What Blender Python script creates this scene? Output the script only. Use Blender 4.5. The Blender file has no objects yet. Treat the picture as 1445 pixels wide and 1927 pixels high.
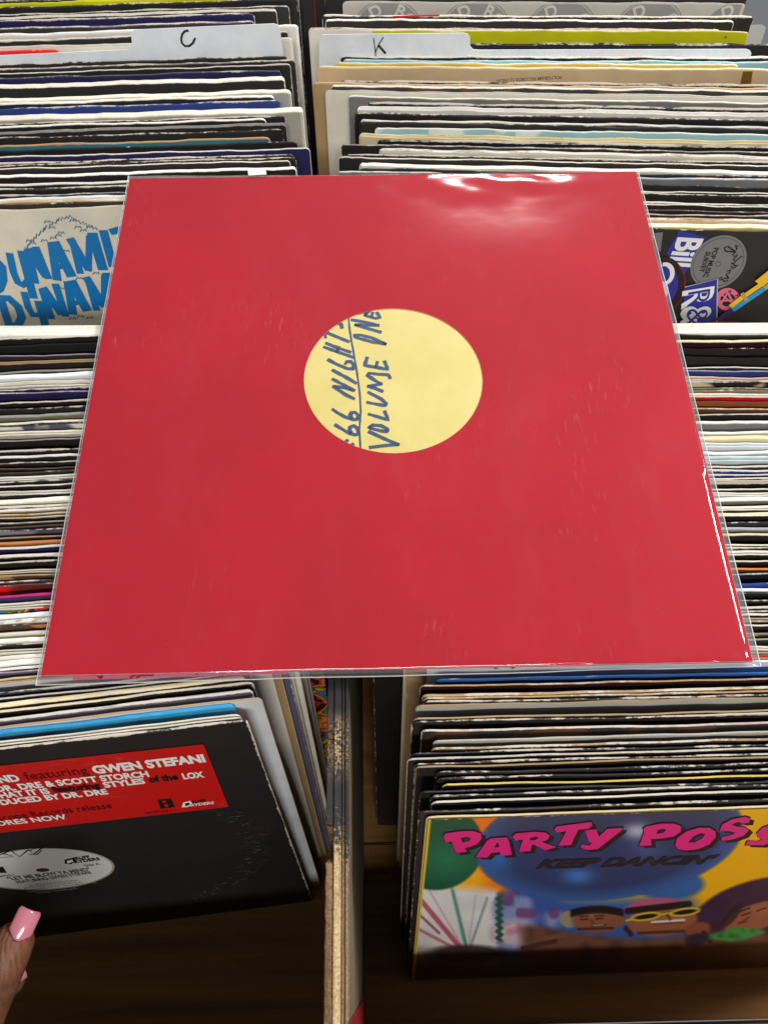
import bpy, bmesh, math, random
import numpy as np
from mathutils import Matrix, Vector, noise as mnoise
from mathutils.geometry import tessellate_polygon

random.seed(11)
scene = bpy.context.scene
COL = scene.collection

# ------------------------------------------------------------------ camera
PW, PH, PF = 1445.0, 1927.0, 1520.0           # the photograph's frame and focal length in its pixels
CAM = Vector((-0.0089, -0.2601, 0.3474))
RX = Vector((0.9997826459, -0.0208203481, 0.0010835029))   # image right
RY = Vector((-0.0179640554, -0.8866704065, -0.4620529005))  # image down
RZ = Vector((0.0105808122, 0.4619330073, -0.8868517030))   # forward
cd = bpy.data.cameras.new('camera')
cam = bpy.data.objects.new('camera', cd)
COL.objects.link(cam)
cd.sensor_fit = 'HORIZONTAL'
cd.sensor_width = 36.0
cd.lens = 36.0 * PF / PW
cd.clip_start = 0.01
cd.clip_end = 50
m = Matrix.Identity(4)
for i in range(3):
    m[i][0] = RX[i]; m[i][1] = -RY[i]; m[i][2] = -RZ[i]; m[i][3] = CAM[i]
cam.matrix_world = m
scene.camera = cam

# ------------------------------------------------------------------ light: shop ceiling, world dim
world = bpy.data.worlds.new('World')
scene.world = world
world.use_nodes = True
bg = world.node_tree.nodes['Background']
bg.inputs[0].default_value = (0.92, 0.96, 1.0, 1)
bg.inputs[1].default_value = 0.15

def area(name, loc, target, sx, sy, power, colour=(1, 0.97, 0.92)):
    l = bpy.data.lights.new(name, 'AREA')
    l.shape = 'RECTANGLE'; l.size = sx; l.size_y = sy
    l.energy = power; l.color = colour
    o = bpy.data.objects.new(name, l)
    COL.objects.link(o)
    o.location = loc
    d = Vector(target) - Vector(loc)
    o.rotation_euler = d.to_track_quat('-Z', 'Y').to_euler()
    return o
area('ceiling_lamp', (0.46, 2.30, 1.62), (0, 0.3, 0), 0.5, 0.16, 42, (1.0, 0.985, 0.97))
area('ceiling_lamp', (1.22, 0.50, 1.18), (0.05, 0.02, 0), 0.5, 0.4, 25, (1.0, 0.97, 0.95))
area('ceiling_lamp', (0.05, -1.85, 1.75), (0.0, 0.0, 0), 1.2, 0.3, 30, (1.0, 0.95, 0.88))

scene.render.engine = 'CYCLES'
scene.cycles.max_bounces = 5
scene.cycles.diffuse_bounces = 3
scene.cycles.glossy_bounces = 2
scene.cycles.caustics_reflective = False
scene.cycles.caustics_refractive = False
scene.cycles.transparent_max_bounces = 10
scene.cycles.use_denoising = True
vs = scene.view_settings
vs.view_transform = 'Standard'
vs.look = 'None'
vs.exposure = 0.42
vs.gamma = 1.0

# ------------------------------------------------------------------ helpers
def lin(c):
    out = []
    for v in c[:3]:
        v = v / 255.0
        out.append(v / 12.92 if v <= 0.04045 else ((v + 0.055) / 1.055) ** 2.4)
    return tuple(out)

def ray(u, v):
    return (RX * ((u - PW / 2) / PF) + RY * ((v - PH / 2) / PF) + RZ)

def bp(u, v, z=0.0):
    d = ray(u, v)
    return CAM + d * ((z - CAM.z) / d.z)

def tag(o, label, cat=None, group=None, kind=None):
    if label: o['label'] = label
    if cat: o['category'] = cat
    if group: o['group'] = group
    if kind: o['kind'] = kind
    return o

def mesh_obj(name, verts, faces, mat, parent=None, smooth=False, uvw=None):
    me = bpy.data.meshes.new(name)
    me.from_pydata([tuple(v) for v in verts], [], faces)
    me.update()
    if mat is not None:
        me.materials.append(mat)
    if smooth:
        for p in me.polygons: p.use_smooth = True
    o = bpy.data.objects.new(name, me)
    COL.objects.link(o)
    if parent is not None:
        o.parent = parent
    return o

# ---- node helpers
class NT:
    def __init__(self, name):
        self.m = bpy.data.materials.new(name)
        self.m.use_nodes = True
        self.t = self.m.node_tree
        self.t.nodes.clear()
        self.out = self.n('ShaderNodeOutputMaterial')
    def n(self, typ, **kw):
        x = self.t.nodes.new(typ)
        for k, v in kw.items(): setattr(x, k, v)
        return x
    def l(self, a, b): self.t.links.new(a, b)
    def math(self, op, a, b=None, c=None, clamp=False):
        x = self.n('ShaderNodeMath', operation=op); x.use_clamp = clamp
        for i, v in enumerate((a, b, c)):
            if v is None: continue
            if isinstance(v, (int, float)): x.inputs[i].default_value = v
            else: self.l(v, x.inputs[i])
        return x.outputs[0]
    def mix(self, f, a, b, typ='MIX'):
        x = self.n('ShaderNodeMix', data_type='RGBA', blend_type=typ)
        for s, v in ((x.inputs['Factor'], f), (x.inputs['A'], a), (x.inputs['B'], b)):
            pass
        ins = {'f': x.inputs[0], 'a': x.inputs[6], 'b': x.inputs[7]}
        for k, v in (('f', f), ('a', a), ('b', b)):
            if isinstance(v, (int, float)): ins[k].default_value = v
            elif isinstance(v, tuple): ins[k].default_value = (*v[:3], 1)
            else: self.l(v, ins[k])
        return x.outputs[2]
    def noise(self, vec, scale, detail=3, rough=0.55):
        x = self.n('ShaderNodeTexNoise')
        x.inputs['Scale'].default_value = scale
        x.inputs['Detail'].default_value = detail
        x.inputs['Roughness'].default_value = rough
        if vec is not None: self.l(vec, x.inputs['Vector'])
        return x.outputs[0]
    def ramp(self, v, lo, hi):
        x = self.n('ShaderNodeMapRange', interpolation_type='SMOOTHSTEP')
        self.l(v, x.inputs[0]) if not isinstance(v, (int, float)) else None
        for i, k in ((1, lo), (2, hi)):
            if isinstance(k, (int, float)): x.inputs[i].default_value = k
            else: self.l(k, x.inputs[i])
        return x.outputs[0]
    def scalevec(self, vec, s, off=None):
        x = self.n('ShaderNodeVectorMath', operation='MULTIPLY')
        self.l(vec, x.inputs[0]); x.inputs[1].default_value = s
        r = x.outputs[0]
        if off is not None:
            y = self.n('ShaderNodeVectorMath', operation='ADD')
            self.l(r, y.inputs[0]); self.l(off, y.inputs[1]); r = y.outputs[0]
        return r
    def bsdf(self, col, rough=0.5, spec=0.5, normal=None, coat=0.0, coat_rough=0.1):
        b = self.n('ShaderNodeBsdfPrincipled')
        for s, v in (('Base Color', col), ('Roughness', rough), ('Specular IOR Level', spec), ('Coat Weight', coat), ('Coat Roughness', coat_rough)):
            if isinstance(v, (int, float)): b.inputs[s].default_value = v
            elif isinstance(v, tuple): b.inputs[s].default_value = (*v[:3], 1)
            else: self.l(v, b.inputs[s])
        if normal is not None: self.l(normal, b.inputs['Normal'])
        self.l(b.outputs[0], self.out.inputs[0])
        return b
    def bump(self, h, strength, dist):
        x = self.n('ShaderNodeBump')
        x.inputs['Strength'].default_value = strength
        x.inputs['Distance'].default_value = dist
        self.l(h, x.inputs['Height'])
        return x.outputs[0]

def oattr(k, name):
    a = k.n('ShaderNodeAttribute', attribute_type='OBJECT')
    a.attribute_name = name
    return a

_ink = {}
def ink(rgb, rough=0.45, amount=0.12):
    key = (tuple(rgb), rough)
    if key in _ink: return _ink[key]
    k = NT('ink')
    tc = k.n('ShaderNodeTexCoord')
    c = lin(rgb)
    nz = k.noise(tc.outputs['Object'], 260, 4, 0.65)
    f = k.ramp(nz, 0.55, 0.8)
    col = k.mix(k.math('MULTIPLY', f, amount), c, tuple(min(1, x * 0.6 + 0.22) for x in c))
    k.bsdf(col, rough, 0.4)
    _ink[key] = k.m
    return k.m

# ---- the sleeve material: all colours come from each record's own properties
def sleeve_material(name, use_vcol=False, ring=False):
    k = NT(name)
    tc = k.n('ShaderNodeTexCoord')
    oi = k.n('ShaderNodeObjectInfo')
    comb = k.n('ShaderNodeCombineXYZ')
    r37 = k.math('MULTIPLY', oi.outputs['Random'], 137.0)
    for i in range(3): k.l(r37, comb.inputs[i])
    P = tc.outputs['Object']
    sep = k.n('ShaderNodeSeparateXYZ'); k.l(P, sep.inputs[0])
    face = oattr(k, 'face_colour').outputs['Color']
    alt = oattr(k, 'alt_colour').outputs['Color']
    edge = oattr(k, 'edge_colour').outputs['Color']
    paper = oattr(k, 'paper_colour').outputs['Color']
    wear = oattr(k, 'wear').outputs['Fac']
    alta = oattr(k, 'alt_amount').outputs['Fac']
    gloss = oattr(k, 'gloss').outputs['Fac']
    E = k.n('ShaderNodeAttribute'); E.attribute_name = 'edge'
    E = E.outputs['Fac']
    # distances to the sleeve's outline
    d = k.math('MAXIMUM', k.math('MULTIPLY', sep.outputs[2], -1.0), 0.0)
    ax = k.math('ABSOLUTE', sep.outputs[0])
    ds = k.math('MAXIMUM', k.math('SUBTRACT', 0.157, ax), 0.0)
    dd = k.math('MINIMUM', d, ds)
    fall = k.math('POWER', 2.718, k.math('MULTIPLY', dd, -620.0))
    chips = k.noise(k.scalevec(P, (210, 420, 420), comb.outputs[0]), 1.0, 5, 0.7)
    slow = k.noise(k.scalevec(P, (28, 90, 90), comb.outputs[0]), 1.0, 2, 0.5)
    mixn = k.math('ADD', k.math('MULTIPLY', chips, 0.6), k.math('MULTIPLY', slow, 0.4))
    thr = k.math('SUBTRACT', 0.845, k.math('MULTIPLY', k.math('MULTIPLY', wear, 0.50), fall))
    wm = k.math('MULTIPLY', k.ramp(mixn, thr, k.math('ADD', thr, 0.085)), 0.93)
    # edge band with a ragged border
    em = k.ramp(k.math('ADD', E, k.math('MULTIPLY', k.math('SUBTRACT', chips, 0.5), 1.1)), 0.45, 0.62)
    mott = k.noise(k.scalevec(P, (40, 40, 40), comb.outputs[0]), 1.0, 4, 0.6)
    if use_vcol:
        vc = k.n('ShaderNodeVertexColor'); vc.layer_name = 'print'
        base = vc.outputs[0]
    else:
        pat = k.noise(k.scalevec(P, (38, 38, 26), comb.outputs[0]), 1.0, 2, 0.5)
        pm = k.math('MULTIPLY', k.ramp(pat, 0.5, 0.56), alta)
        base = k.mix(pm, face, alt)
    hsv = k.n('ShaderNodeHueSaturation')
    k.l(base, hsv.inputs['Color'])
    k.l(k.math('ADD', 0.75, k.math('MULTIPLY', mott, 0.5)), hsv.inputs['Value'])
    base = hsv.outputs[0]
    # faint handling scuffs
    sc = k.noise(k.scalevec(P, (600, 600, 170), comb.outputs[0]), 1.0, 4, 0.7)
    scm = k.math('MULTIPLY', k.ramp(sc, 0.66, 0.82), 0.10)
    if ring:
        x2 = k.math('MULTIPLY', sep.outputs[0], sep.outputs[0])
        zc = k.math('ADD', sep.outputs[2], 0.157)
        rr = k.math('SQRT', k.math('ADD', x2, k.math('MULTIPLY', zc, zc)))
        band = k.math('SUBTRACT', 1.0, k.ramp(k.math('ABSOLUTE', k.math('SUBTRACT', rr, 0.138)), 0.0, 0.012))
        rm = k.math('MULTIPLY', band, k.ramp(chips, 0.56, 0.74))
        scm = k.math('MAXIMUM', scm, k.math('MULTIPLY', rm, 0.42))
    base = k.mix(scm, base, (0.5, 0.48, 0.45))
    ev = k.n('ShaderNodeHueSaturation')
    k.l(edge, ev.inputs['Color'])
    k.l(k.math('ADD', 0.55, k.math('MULTIPLY', k.math('ADD', chips, mott), 0.45)), ev.inputs['Value'])
    col = k.mix(em, base, ev.outputs[0])
    col = k.mix(wm, col, paper)
    rough = k.math('SUBTRACT', 0.62, k.math('MULTIPLY', gloss, 0.42))
    rough = k.math('ADD', rough, k.math('MULTIPLY', wm, 0.2))
    h = k.math('ADD', k.math('MULTIPLY', chips, 0.6), k.math('MULTIPLY', wm, -0.7))
    wr = k.noise(k.scalevec(P, (55, 90, 90), comb.outputs[0]), 1.0, 3, 0.6)
    h = k.math('ADD', h, k.math('MULTIPLY', k.math('MULTIPLY', wr, gloss), 2.5))
    k.bsdf(col, rough, 0.45, k.bump(h, 0.35, 0.0004))
    return k.m

M_SLEEVE = sleeve_material('sleeve_card')
M_PRINT = sleeve_material('sleeve_card_printed', use_vcol=True)
M_RING = sleeve_material('sleeve_card_ring_worn', ring=True)

CC = {
 'k': (36, 34, 35), 'w': (232, 228, 218), 'bw': (226, 233, 240), 'gr': (150, 146, 140), 'lg': (188, 185, 178),
 'cream': (226, 211, 172), 'tan': (178, 148, 108), 'brn': (96, 66, 46), 'olive': (128, 122, 102), 'navy': (38, 34, 92),
 'blue': (38, 62, 140), 'royal': (42, 92, 170), 'lilac': (150, 140, 165), 'red': (214, 22, 24), 'mag': (176, 40, 120), 'teal': (60, 140, 156),
 'sky': (52, 160, 214), 'orange': (206, 132, 74), 'rust': (160, 92, 48), 'yel': (226, 226, 12), 'slate': (92, 88, 112), 'maroon': (52, 22, 28),
 'silver': (170, 180, 192), 'grey': (128, 130, 134), 'paleblue': (150, 200, 220), 'pink': (214, 190, 182), 'ice': (212, 226, 228), 'yellowish': (222, 196, 96),
 'bone': (222, 215, 194), 'buff': (216, 188, 150), 'char': (58, 54, 54), 'dbrn': (58, 40, 34),
}
NAMES = {'k': 'black', 'w': 'white', 'bw': 'bluish white', 'gr': 'grey', 'lg': 'pale grey', 'cream': 'cream', 'tan': 'tan', 'brn': 'brown', 'olive': 'olive grey',
 'navy': 'navy', 'blue': 'blue', 'royal': 'bright blue', 'lilac': 'lilac', 'red': 'red', 'mag': 'magenta', 'teal': 'teal', 'sky': 'sky blue', 'orange': 'orange',
 'rust': 'rust brown', 'yel': 'lemon yellow', 'slate': 'slate purple', 'maroon': 'dark maroon', 'silver': 'silver', 'grey': 'mid grey', 'paleblue': 'pale blue',
 'pink': 'pinkish', 'ice': 'icy white', 'yellowish': 'mustard yellow', 'bone': 'bone white', 'buff': 'buff', 'char': 'charcoal', 'dbrn': 'dark brown'}
PAPER = {'k': (205, 196, 182), 'cream': (150, 118, 78), 'tan': (206, 184, 140), 'teal': (196, 140, 84), 'w': (150, 138, 118), 'bw': (190, 190, 190)}

def frame(Pa, Pb, lean):
    """Axes of a record leaning back: x along its top, y through its thickness (away), z up."""
    e = (Pb - Pa); e.z = 0; e.normalize()
    f = Vector((e.y, -e.x, 0))
    th = math.radians(lean)
    up = Vector((0, 0, 1)) * math.cos(th) - f * math.sin(th)
    n = f * math.cos(th) + Vector((0, 0, 1)) * math.sin(th)
    return e, -n, up

class Plane:
    def __init__(self, M):
        self.M = M
        self.inv = M.inverted()
        self.o = M.translation.copy()
        self.n = -(M.to_3x3() @ Vector((0, 1, 0)))
    def world(self, u, v):
        d = ray(u, v)
        t = (self.o - CAM).dot(self.n) / d.dot(self.n)
        return CAM + d * t
    def loc(self, u, v, off=0.0):
        p = self.inv @ self.world(u, v)
        return Vector((p.x, -off, p.z))

def sleeve_mesh(w, h, t, style, seed, ncol=56, wob=0.00026, flat=False):
    rnd = random.Random(seed)
    xs = [-w/2, -w/2 + 0.0007, -w/2 + 0.002, -w/2 + 0.0045]
    n = ncol
    xs += [(-w/2 + 0.009) + (w - 0.018) * i / (n - 1) for i in range(n)]
    xs += [w/2 - 0.0045, w/2 - 0.002, w/2 - 0.0007, w/2]
    r = min(0.0007, t * 0.45)
    if style == 'o' and t > 0.0014:
        b = min(0.0006, t * 0.28); s = 0.006
        prof = [(0, -h, 0), (0, -0.03, 0), (0, -0.005, 0), (0, -0.0013, 0), (0, -0.0003, 1), (b * .5, 0.0001, 1), (b, -0.0003, 1), (b, -s, .9), (t - b, -s, .9), (t - b, -0.0003, 1), (t - b * .5, 0.0001, 1), (t, -0.0003, 1), (t, -0.0013, 0), (t, -0.005, 0), (t, -0.03, 0), (t, -h, 0)]
    else:
        prof = [(0, -h, 0), (0, -0.03, 0), (0, -0.005, 0), (0, -0.0004 - r, 0), (r * .3, -r * .45, 1), (r, 0, 1), (t * .5, 0.0001, 1), (t - r, 0, 1), (t - r * .3, -r * .45, 1), (t, -0.0004 - r, 0), (t, -0.005, 0), (t, -0.03, 0), (t, -h, 0)]
    ph = [rnd.uniform(0, 6.28) for _ in range(4)]
    V, F, ed = [], [], []
    k = len(prof)
    R = 0.003 if style != 'c' else 0.004
    for ci, x in enumerate(xs):
        dx = w/2 - abs(x)
        drop = 0.0
        if dx < R: drop = R - math.sqrt(max(0, R*R - (R - dx)**2))
        drop *= 0.8
        zz = wob * (math.sin(x * 61 + ph[0]) + 0.8 * math.sin(x * 150 + ph[1])) + rnd.uniform(-1, 1) * wob * 0.8
        yy = 0.0 if flat else wob * 0.9 * (math.sin(x * 26 + ph[2]) + 0.5 * math.sin(x * 75 + ph[3]))
        pinch = 1.0 if dx > 0.002 or flat else (0.72 if dx > 0.0005 else 0.4)
        for (py, pz, pe) in prof:
            yv = t/2 + (py - t/2) * pinch + yy
            zv = pz + (zz - drop if pz > -0.2 else drop)
            V.append((x, yv, zv)); ed.append(1.0 if dx < 0.0005 else pe)
    nc = len(xs)
    for c in range(nc - 1):
        for j in range(k - 1):
            a = c * k + j
            F.append((a, a + k, a + k + 1, a + 1))
        a = c * k
        F.append((a + k - 1, a + 2 * k - 1, a + k, a))
    F.append(tuple(range(k)))
    F.append(tuple(reversed(range((nc - 1) * k, nc * k))))
    me = bpy.data.meshes.new('sleeve')
    me.from_pydata(V, [], F)
    at = me.attributes.new('edge', 'FLOAT', 'POINT')
    at.data.foreach_set('value', np.array(ed, dtype=np.float32))
    bm = bmesh.new(); bm.from_mesh(me); bmesh.ops.recalc_face_normals(bm, faces=bm.faces); bm.to_mesh(me); bm.free()
    return me

W0 = 0.314
_seed = [100]
def record(Pf_a, Pf_b, t, edge, face, lean, xl=None, xr=None, style='', wear=0.5, alt=None, alt_amount=0.0, gloss=0.25, mat=None, name='record_sleeve', w=W0, h=None, flat=False):
    _seed[0] += 1
    e, yb, up = frame(Pf_a, Pf_b, lean)
    # world point on the front top line at the wanted end
    def at_x(x):
        return Pf_a + e * ((x - Pf_a.x) / e.x)
    c = at_x(xr) - e * (w/2) if xr is not None else at_x(xl) + e * (w/2)
    M = Matrix.Identity(4)
    for i in range(3):
        M[i][0] = e[i]; M[i][1] = yb[i]; M[i][2] = up[i]; M[i][3] = c[i]
    hh = h or (0.310 / math.cos(math.radians(lean)) if lean < 20 else W0)
    hh = min(hh, 0.3165)
    if style == '' and not flat and t > 0.0017 and random.Random(_seed[0]).random() < 0.45: style = 'o'
    me = sleeve_mesh(w, hh, t, style, _seed[0], flat=flat)
    me.materials.append(mat or M_SLEEVE)
    o = bpy.data.objects.new(name, me)
    COL.objects.link(o)
    o.matrix_world = M
    rt = random.Random(_seed[0] * 7 + 1)
    def tint(c, key):
        v = rt.uniform(0.78, 1.02) if key not in ('k', 'red') else rt.uniform(0.75, 1.35)
        wmt = rt.uniform(-0.03, 0.07)
        return (c[0] * v * (1 + wmt * .4), c[1] * v, c[2] * v * (1 - wmt * 1.6))
    o['face_colour'] = tint(lin(CC[face]), face); o['edge_colour'] = tint(lin(CC[edge]), edge)
    o['alt_colour'] = lin(CC[alt or face]); o['alt_amount'] = float(alt_amount)
    o['paper_colour'] = lin(PAPER.get(face, (208, 200, 188)))
    o['wear'] = float(wear); o['gloss'] = float(gloss)
    return o, Plane(M)

ONES = ['', 'first', 'second', 'third', 'fourth', 'fifth', 'sixth', 'seventh', 'eighth', 'ninth', 'tenth', 'eleventh', 'twelfth', 'thirteenth', 'fourteenth', 'fifteenth', 'sixteenth', 'seventeenth', 'eighteenth', 'nineteenth']
TENS = {2: ('twentieth', 'twenty'), 3: ('thirtieth', 'thirty'), 4: ('fortieth', 'forty'), 5: ('fiftieth', 'fifty'), 6: ('sixtieth', 'sixty'), 7: ('seventieth', 'seventy'), 8: ('eightieth', 'eighty')}
def ordinal(n):
    if n < 20: return ONES[n]
    a, b = divmod(n, 10)
    return TENS[a][0] if b == 0 else TENS[a][1] + '-' + ONES[b]

ZT = -0.0060      # height of the record tops; the red sleeve lies at z = 0
def interp(x, xs, ys): return float(np.interp(x, xs, ys))

def parse(s):
    out = []
    for ln in s.strip().splitlines():
        ln = ln.split('#')[0].strip()
        if not ln: continue
        p = ln.split()
        kw = {}
        for q in p[4:]:
            a, b = q.split('=')
            kw[a] = b
        out.append((float(p[0]), float(p[1]), p[2], p[3], kw))
    return out

def build_stack(rows, uref, slope, side, lean, wearbase, group):
    """rows: v of the sleeve's top edge at photo column uref, v of its front corner, edge and face colours, far to near."""
    res = []
    for (v0, v1, ec, fc, kw) in rows:
        sl = interp(v1, *slope)
        du = 420.0 if side == 'L' else -560.0
        z = ZT + float(kw.get('z', random.uniform(-0.6, 0.3))) * 0.001
        Pa, Pb = bp(uref, v1, z), bp(uref + du, v1 + sl * du, z)
        if side == 'R': Pa, Pb = Pb, Pa
        Qa = bp(uref, v0, z); Fa = bp(uref, v1, z)
        t = max(0.0009, (Qa - Fa).y * 0.97)
        ends = {}
        if 'u' in kw:
            u = float(kw['u']); p = bp(u, v1 + sl * (u - uref), z)
            ends['xr' if side == 'L' else 'xl'] = p.x
        elif side == 'L':
            ends['xr'] = (random.uniform(-0.066, -0.047) if v1 > 500 else random.uniform(-0.066, -0.055))
        else:
            ends['xl'] = random.uniform(0.001, 0.012) if v1 > 500 else random.uniform(-0.03, -0.012)
        wear = float(kw.get('wear', wearbase + random.uniform(-0.15, 0.2)))
        o, pl = record(Pa, Pb, t, ec, fc, interp(v1, *lean), style=kw.get('s', ''), wear=wear, alt=kw.get('alt'), alt_amount=float(kw.get('aa', 0.9 if 'alt' in kw else 0)), gloss=float(kw.get('g', random.uniform(0.1, 0.45))), mat={'ring': M_RING, 'print': M_PRINT}.get(kw.get('m')), w=float(kw.get('w', W0)), flat='f' in kw, **ends)
        o['group'] = group
        o['category'] = 'record'
        res.append((o, pl, ec, fc, kw))
    return res

def label_stack(res, where):
    n = len(res)
    for i, (o, pl, ec, fc, kw) in enumerate(res):
        k = n - i
        if 'label' in o: continue
        en = NAMES[ec]
        wn = ('badly worn ' if o['wear'] > 0.8 else 'worn ' if o['wear'] > 0.5 else '')
        o['label'] = f"{NAMES[fc]} record sleeve with {wn}{en} edge, {ordinal(k)} from front, {where}"

# ------------------------------------------------------------------ setting: bin floor
def wood(name, c1, c2, scale=(3, 60, 60), rough=0.6, dark=0.0):
    k = NT(name)
    tc = k.n('ShaderNodeTexCoord')
    oi = k.n('ShaderNodeObjectInfo')
    comb = k.n('ShaderNodeCombineXYZ')
    r = k.math('MULTIPLY', oi.outputs['Random'], 40.0)
    for i in range(3): k.l(r, comb.inputs[i])
    v = k.scalevec(tc.outputs['Object'], scale, comb.outputs[0])
    a = k.noise(v, 1.0, 5, 0.65)
    b = k.noise(tc.outputs['Object'], 700, 3, 0.6)
    f = k.math('ADD', k.math('MULTIPLY', a, 0.75), k.math('MULTIPLY', b, 0.25))
    col = k.mix(k.ramp(f, 0.35, 0.68), lin(c1), lin(c2))
    k.bsdf(col, rough, 0.3, k.bump(f, 0.5, 0.0005))
    return k.m
M_FLOOR = wood('bin_floor_wood', (124, 86, 42), (168, 122, 68))

def box(name, x0, x1, y0, y1, z0, z1, mat, parent=None, bevel=0.0):
    bm = bmesh.new()
    bmesh.ops.create_cube(bm, size=1.0)
    for v in bm.verts:
        v.co = Vector((x0 if v.co.x < 0 else x1, y0 if v.co.y < 0 else y1, z0 if v.co.z < 0 else z1))
    if bevel > 0:
        bmesh.ops.bevel(bm, geom=list(bm.edges), offset=bevel, segments=2, affect='EDGES')
    me = bpy.data.meshes.new(name); bm.to_mesh(me); bm.free()
    me.materials.append(mat)
    o = bpy.data.objects.new(name, me)
    COL.objects.link(o)
    if parent: o.parent = parent
    return o

floor = bpy.data.objects.new('bin_floor', None); COL.objects.link(floor)
floor['kind'] = 'structure'
for (a, b) in ((-0.70, -0.322), (-0.3195, -0.20), (-0.1985, -0.02), (-0.0185, 0.16), (0.1615, 0.34), (0.3415, 0.75)):
    box('plank', -0.62, 0.62, a, b, -0.340, -0.3185 + random.uniform(-0.0006, 0.0006), M_FLOOR, floor, 0.0008)

bf = box('unseen_bin_front', -0.62, 0.62, -0.342, -0.325, -0.3175, -0.165, M_FLOOR, None, 0.001)  # unseen front board, added and its height set to shade the near bins
bf['kind'] = 'structure'

# white painted board between the far and the near bins
M_WPAINT = wood('white_painted_wood', (196, 190, 174), (238, 234, 224), (6, 90, 90), 0.5)
Pa, Pb = bp(0, 632, ZT), bp(1440, 627.5, ZT)
Qa, Qb = bp(0, 613, ZT), bp(1440, 613.5, ZT)
bd = bpy.data.objects.new('bin_partition', bpy.data.meshes.new('bin_partition'))
def partition():
    e = (Pb - Pa).normalized(); back = Vector((-e.y, e.x, 0))
    t = 0.0085
    V, F = [], []
    N = 60
    L = 0.86
    c = (Pa + Pb) / 2
    prof = [(0, -0.31), (0, -0.0012), (0.0008, -0.0002), (t * .5, 0), (t - 0.0008, -0.0002), (t, -0.0012), (t, -0.31)]
    for i in range(N + 1):
        s = -L/2 + L * i / N
        for (b, z) in prof:
            p = c + e * s + back * (b + 0.0002 * math.sin(s * 37)) + Vector((0, 0, z + (0.0003 * mnoise.noise(Vector((s * 60, b * 300, 0))) if z > -0.1 else 0)))
            V.append(p)
    k = len(prof)
    for i in range(N):
        for j in range(k - 1):
            a = i * k + j
            F.append((a, a + k, a + k + 1, a + 1))
    F.append(tuple(reversed(range(k)))); F.append(tuple(range(N * k, N * k + k)))
    return V, F
V, F = partition()
bd.data.from_pydata([tuple(v) for v in V], [], F)
bd.data.materials.append(M_WPAINT)
COL.objects.link(bd)
tag(bd, 'white painted board standing across between far and near record bins', 'partition')

# ------------------------------------------------------------------ plywood divider between the near bins
def ply_material(name, c1, c2, grain=(400, 12, 400), paint_from=None):
    k = NT(name)
    tc = k.n('ShaderNodeTexCoord')
    P = tc.outputs['Object']
    sep = k.n('ShaderNodeSeparateXYZ'); k.l(P, sep.inputs[0])
    a = k.noise(k.scalevec(P, grain), 1.0, 4, 0.7)
    b = k.noise(P, 900, 3, 0.7)
    f = k.math('ADD', k.math('MULTIPLY', a, 0.5), k.math('MULTIPLY', b, 0.5))
    col = k.mix(k.ramp(f, 0.36, 0.66), lin(c1), lin(c2))
    # old black paint on the far part of the top, rubbed away towards the front
    sp = k.noise(P, 850, 5, 0.75)
    sl = k.noise(k.scalevec(P, (200, 35, 60)), 1.0, 2, 0.5)
    yy = k.math('ADD', sep.outputs[1], k.math('MULTIPLY', k.math('SUBTRACT', k.math('ADD', k.math('MULTIPLY', sp, 0.55), k.math('MULTIPLY', sl, 0.45)), 0.5), 0.13))
    band1 = k.ramp(yy, -0.226, -0.218)
    bare = k.math('SUBTRACT', 1.0, k.math('MULTIPLY', k.ramp(sep.outputs[1], -0.205, -0.190), k.math('SUBTRACT', 1.0, k.ramp(sep.outputs[1], -0.183, -0.172))))
    patch = k.math('MULTIPLY', band1, k.math('MAXIMUM', bare, k.ramp(sp, 0.44, 0.52)))
    top = k.ramp(sep.outputs[2], -0.0128, -0.0118)
    patch = k.math('MULTIPLY', patch, k.math('MAXIMUM', k.math('MULTIPLY', top, 1.0), k.math('MULTIPLY', k.ramp(sp, 0.60, 0.68), 0.8)))
    col = k.mix(patch, col, lin((44, 42, 42)))
    k.bsdf(col, 0.75, 0.3, k.bump(f, 0.8, 0.0006))
    return k.m
M_PLY1 = ply_material('ply_brown', (88, 64, 42), (146, 114, 80))
M_PLY2 = ply_material('ply_cream', (140, 114, 78), (204, 180, 138))
M_PLY3 = ply_material('ply_mid', (96, 70, 46), (150, 116, 80))
M_PLY4 = ply_material('ply_face', (92, 82, 64), (140, 124, 96))
div = bpy.data.objects.new('plywood_divider', None); COL.objects.link(div)
tag(div, 'rough plywood divider with chipped black painted top edge between the near bins', 'divider')
def ply(x0, x1, ztop, mat, seed, notches=(), y0=-0.42, y1=0.028):
    V, F = [], []
    N = 150
    for i in range(N + 1):
        y = y0 + (y1 - y0) * i / N
        n1 = mnoise.noise(Vector((y * 90, seed, 0))); n2 = mnoise.noise(Vector((y * 330, seed, 3)))
        dz = 0.0006 * n1 + 0.0004 * n2
        dx = 0.0004 * mnoise.noise(Vector((y * 130, seed, 9)))
        xa = x0
        for (a, b, depth, dd) in notches:
            if a < y < b: dz -= depth; xa = x0 + dd
        xa += 0.0005 * n2 if seed == 1 else 0
        zt = ztop + dz
        for (x, z) in ((xa, -0.318), (xa, zt - 0.0006), (xa + 0.0004, zt), (x1 - 0.0004 + dx * .3, zt), (x1, zt - 0.0006), (x1, -0.318)):
            V.append((x, y, z))
    for i in range(N):
        for j in range(5):
            a = i * 6 + j
            F.append((a, a + 6, a + 7, a + 1))
    F.append((0, 1, 2, 3, 4, 5)); F.append(tuple(N * 6 + q for q in (5, 4, 3, 2, 1, 0)))
    o = mesh_obj('ply', V, F, mat, div)
    return o
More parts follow.
